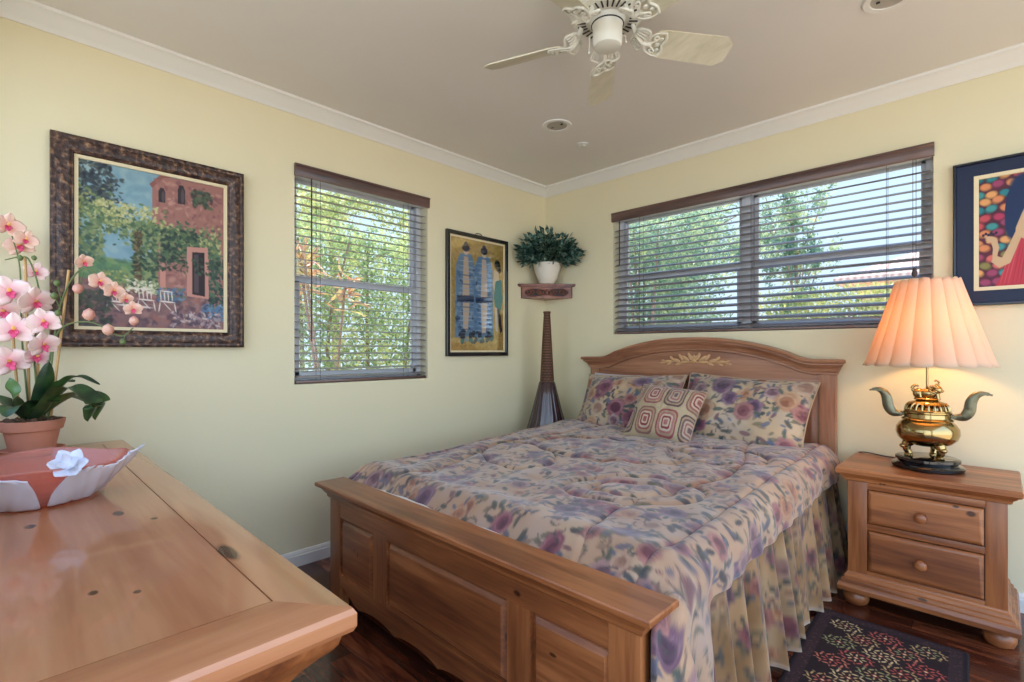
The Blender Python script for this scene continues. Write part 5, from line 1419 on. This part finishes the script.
for k in range(5):
    ang = away + 2 * PI * k / 5 - .1175
    R3 = Matrix.Rotation(ang, 3, 'Z'); tl = Matrix.Rotation(math.radians(-21), 3, 'X'); zc = 2.222
    def tf(p, tilt=True):
        q = Vector(p)
        if tilt: q = tl @ q
        q = R3 @ q; return (q.x + FX, q.y + FYY, q.z + zc)
    out = [(.165, -.030), (.180, -.046), (.205, -.052), (.440, -.058), (.474, -.034), (.474, .034), (.440, .058), (.205, .052), (.180, .046), (.165, .030)]
    bm = B(); loops(bm, [[tf((x, y, .004)) for x, y in out], [tf((x, y, .009)) for x, y in out]]); bl = part('blade', bm, M['fan_blade'], fan)
    bm = B(); tube(bm, [tf((.095, 0, .060), False), tf((.112, 0, .020), False), tf((.135, 0, .000), False), tf((.165, 0, .000), False)], lambda t: .011 - .003 * t, 8, 6, flat_=.6)
    for s_ in (-1, 1):
        tube(bm, [tf((.135, 0, -.002)), tf((.150, s_ * .026, -.002)), tf((.180, s_ * .042, -.001)), tf((.205, s_ * .044, 0))], .0052, 8, 6, flat_=.6)
        tube(bm, [tf((.205, s_ * .044, 0)), tf((.214, s_ * .023, 0)), tf((.205, 0, 0))], .0046, 8, 6)
        tube(bm, [tf((.145, 0, -.002)), tf((.166, s_ * .009, -.003)), tf((.184, s_ * .023, -.002)), tf((.177, s_ * .031, -.001)), tf((.168, s_ * .025, -.001)), tf((.173, s_ * .016, -.002))], .0038, 6, 6)
        ball(bm, tf((.196, s_ * .021, .001)), .009, 1, 1, .5, 10, 6)
        for q in range(3):
            tube(bm, [tf((.108, s_ * (.010 + .012 * q), .022), False), tf((.136, s_ * (.012 + .016 * q), .006), False)], .0032, 6)
        tube(bm, [tf((.104, s_ * .006, .026), False), tf((.106, s_ * .036, .024), False), tf((.136, s_ * .052, .008), False), tf((.150, s_ * .020, .0), False)], .0046, 8, 6)
    ball(bm, tf((.188, 0, -.001)), .010, 1, 1, .5, 10, 6)
    part('blade_bracket', bm, M['fan_white'], fan, label='ornate pierced white bracket')

def can_light(x, y, label):
    t = thing('recessed_light', label, 'ceiling light', (x, y, HC), 'recessed ceiling lights')
    bm = B(); lathe(bm, [(.056, HC - .0005), (.060, HC - .006), (.080, HC - .007), (.085, HC - .0005)], (x, y, 0), 40, cap0=False, cap1=False); part('trim_ring', bm, M['white_trim'], t)
    bm = B(); lathe(bm, [(.060, HC - .004), (.046, HC - .0015), (.001, HC - .0012)], (x, y, 0), 36, cap0=False); part('lens', bm, M['canglass'], t)
    for q in (-1, 1):
        bm = B(); box(bm, x + q * .034 - .006, x + q * .034 + .006, y - .004, y + .004, HC - .007, HC - .0025, .001); part('clip', bm, M['fan_dark'], t)
can_light(.805, -.837, 'round recessed ceiling light nearest the corner of the room')
can_light(2.335, -.800, 'recessed ceiling light at the top edge of the photo, right of the fan')
sp = thing('ceiling_sensor', 'small round white sensor cap on the ceiling beside the corner recessed light', 'sensor', (.753, -.516, HC))
bm = B(); lathe(bm, [(.040, HC - .0005), (.040, HC - .006), (.034, HC - .010), (.022, HC - .011), (.001, HC - .011)], (.753, -.516, 0), 32); part('cap', bm, M['plastic'], sp, sharp=50)
bm = B(); lathe(bm, [(.020, HC - .0105), (.018, HC - .014), (.001, HC - .0145)], (.753, -.516, 0), 24); part('centre_disc', bm, M['fan_white'], sp)

# outlet with plug behind the nightstand
op = thing('wall_outlet', 'small white wall outlet low on the wall between bed and nightstand', 'outlet', (2.085, 0, .17))
bm = B(); box(bm, 2.052, 2.120, -.006, -.0005, .115, .225, .002); part('cover_plate', bm, M['plastic'], op)
bm = B(); box(bm, 2.070, 2.102, -.0085, -.005, .130, .160, .003); box(bm, 2.070, 2.102, -.0085, -.005, .180, .210, .003); part('socket', bm, M['vinyl'], op)

# ================================================================== OUTSIDE
gd = struct('ground', box(B(), -14, 22, -14, 24, -.42, -.30), M['ground'])

def hedge(name, label, x0, x1, y0, y1, z0, z1, n, size, mat, seed, cat='hedge', bumps=.25, stem=True):
    t = thing(name, label, cat, ((x0 + x1) / 2, (y0 + y1) / 2, -.30))
    rs = np.random.RandomState(seed)
    P_ = np.stack([rs.uniform(x0, x1, n), rs.uniform(y0, y1, n), rs.uniform(z0, z1, n)], -1)
    P_[:, 0] += bumps * vnoise(P_[:, 1] * 2.2 + seed, P_[:, 2] * 2.2); P_[:, 1] += bumps * vnoise(P_[:, 0] * 2.2 + seed, P_[:, 2] * 2.2 + 4)
    leaf_cloud('foliage', P_, size, mat, t, seed=seed, up=.3)
    if stem:
        bm = B(); r = random.Random(seed)
        for k in range(7):
            x = x0 + (x1 - x0) * (.3 + .4 * r.random()); y = y0 + (y1 - y0) * (k + .5) / 7
            tube(bm, [(x, y, -.30), (x + r.uniform(-.1, .1), y + r.uniform(-.2, .2), (z0 + z1) / 2), (x + r.uniform(-.2, .2), y + r.uniform(-.3, .3), z1 - .2)], lambda t_: .035 * (1 - .7 * t_), 7, 5)
        part('stems', bm, M['bark'], t)
    return t
def tree(name, label, x, y, h, crown, n, size, mat, seed, trunk=.09, asp=.42, cz=None):
    t = thing(name, label, 'tree', (x, y, -.30)); r = random.Random(seed); bm = B()
    tube(bm, [(x, y, -.30), (x + r.uniform(-.1, .1), y, h * .4), (x + r.uniform(-.15, .15), y + r.uniform(-.1, .1), h * .85)], lambda q: trunk * (1 - .6 * q), 10, 6)
    ctr = Vector((x, y, h * .72 if cz is None else cz))
    for k in range(9):
        a = r.uniform(0, 6.28); zc = h * r.uniform(.35, .7)
        tube(bm, [(x, y, zc), (x + crown[0] * .45 * math.cos(a), y + crown[1] * .45 * math.sin(a), zc + .3), (x + crown[0] * .8 * math.cos(a), y + crown[1] * .8 * math.sin(a), zc + .5 + r.uniform(0, .5))], lambda q: trunk * .4 * (1 - .7 * q), 6, 4)
    part('trunk', bm, M['bark'], t)
    clumps = [ctr + Vector((r.gauss(0, .5) * crown[0], r.gauss(0, .5) * crown[1], r.gauss(0, .5) * crown[2])) for _ in range(34)]
    P_ = np.concatenate([blob(n // 34, tuple(c_), (crown[0] * .30, crown[1] * .30, crown[2] * .28), seed + i, .2) for i, c_ in enumerate(clumps)])
    leaf_cloud('foliage', P_, size, mat, t, seed=seed, asp=asp)
    return t
# beyond the left window
hedge('tall_hedge', 'dense bright green hedge outside the left window', -3.2, -2.5, -1.9, 1.3, -.25, 2.55, 30000, .062, M['hedge'], 31)
tree('garden_tree', 'leafy tree standing above the hedge outside the left window', -5.4, .9, 4.0, (1.4, 1.5, 1.0), 12000, .075, M['tree_b'], 41, cz=3.5)
def croton(x, y, seed):
    t = thing('croton_shrub', 'orange and yellow leaved shrub in front of the hedge outside the left window', 'shrub', (x, y, -.30)); r = random.Random(seed); bm = B()
    heads = []
    for k in range(4):
        a = r.uniform(0, 6.28); tp = (x + .22 * math.cos(a), y + .26 * math.sin(a), 1.80 + r.uniform(-.25, .15)); heads.append(tp)
        tube(bm, [(x, y, -.30), (x + .06 * math.cos(a), y + .06 * math.sin(a), .5), tp], .012, 6, 5)
    part('stems', bm, M['bark'], t)
    P_, D_ = [], []
    for h_ in heads:
        for k in range(26):
            a = r.uniform(0, 6.28); el = r.uniform(-.3, 1.2); P_.append((h_[0] + r.gauss(0, .03), h_[1] + r.gauss(0, .03), h_[2] + r.uniform(-.28, .1))); D_.append((math.cos(a) * math.cos(el), math.sin(a) * math.cos(el), math.sin(el)))
    leaf_cloud('foliage', np.array(P_), .20, M['croton'], t, seed=seed, up=0, asp=.16, dirs=np.array(D_) * 1.3, droop=.25)
croton(-1.70, -1.00, 5)
# beyond the back window
hedge('clipped_hedge', 'leafy hedge outside the back window, on the left half', -2.4, .05, 3.0, 3.8, -.25, 3.0, 36000, .06, M['tree_a'], 33)
tree('garden_tree', 'broad tree filling the left half of the back window', -2.2, 6.4, 4.6, (1.8, 1.0, 1.45), 26000, .065, M['tree_a'], 44, cz=3.2)
tree('garden_tree', 'thin leafy tree just right of the centre bar of the back window', .42, 5.2, 3.6, (.46, .40, 1.15), 5200, .065, M['tree_a'], 46, trunk=.05, cz=2.5)
hedge('low_hedge', 'low yellow green bushes at the bottom right of the back window', .45, 3.0, 3.7, 4.3, -.25, 1.86, 24000, .06, M['tree_b'], 36, cat='hedge')
# neighbour's house
hs = thing('neighbour_house', 'orange stucco house with tiled hip roof seen through the back window', 'house', (4.0, 14.0, -.30))
bm = B(); box(bm, .2, 8.0, 11.6, 16.6, -.30, 2.75); part('wall', bm, M['stucco'], hs)
bm = B(); loops(bm, [[(x0, y0, z) for x0, y0 in ((-.3, 11.2), (8.4, 11.2), (8.4, 17.0), (-.3, 17.0))] for z in (2.75, 2.87)] + [[(2.2, 14.0, 4.1), (5.8, 14.0, 4.1), (5.8, 14.2, 4.1), (2.2, 14.2, 4.1)]]); part('roof', bm, M['roof'], hs)
for x in (1.0, 3.4, 5.8):
    bm = B(); box(bm, x, x + .9, 11.56, 11.61, .9, 2.0, .01); w_ = part('house_window', bm, M['vinyl'], hs)
    bm = B(); box(bm, x + .06, x + .84, 11.55, 11.562, .96, 1.94); part('pane', bm, M['black'], w_)
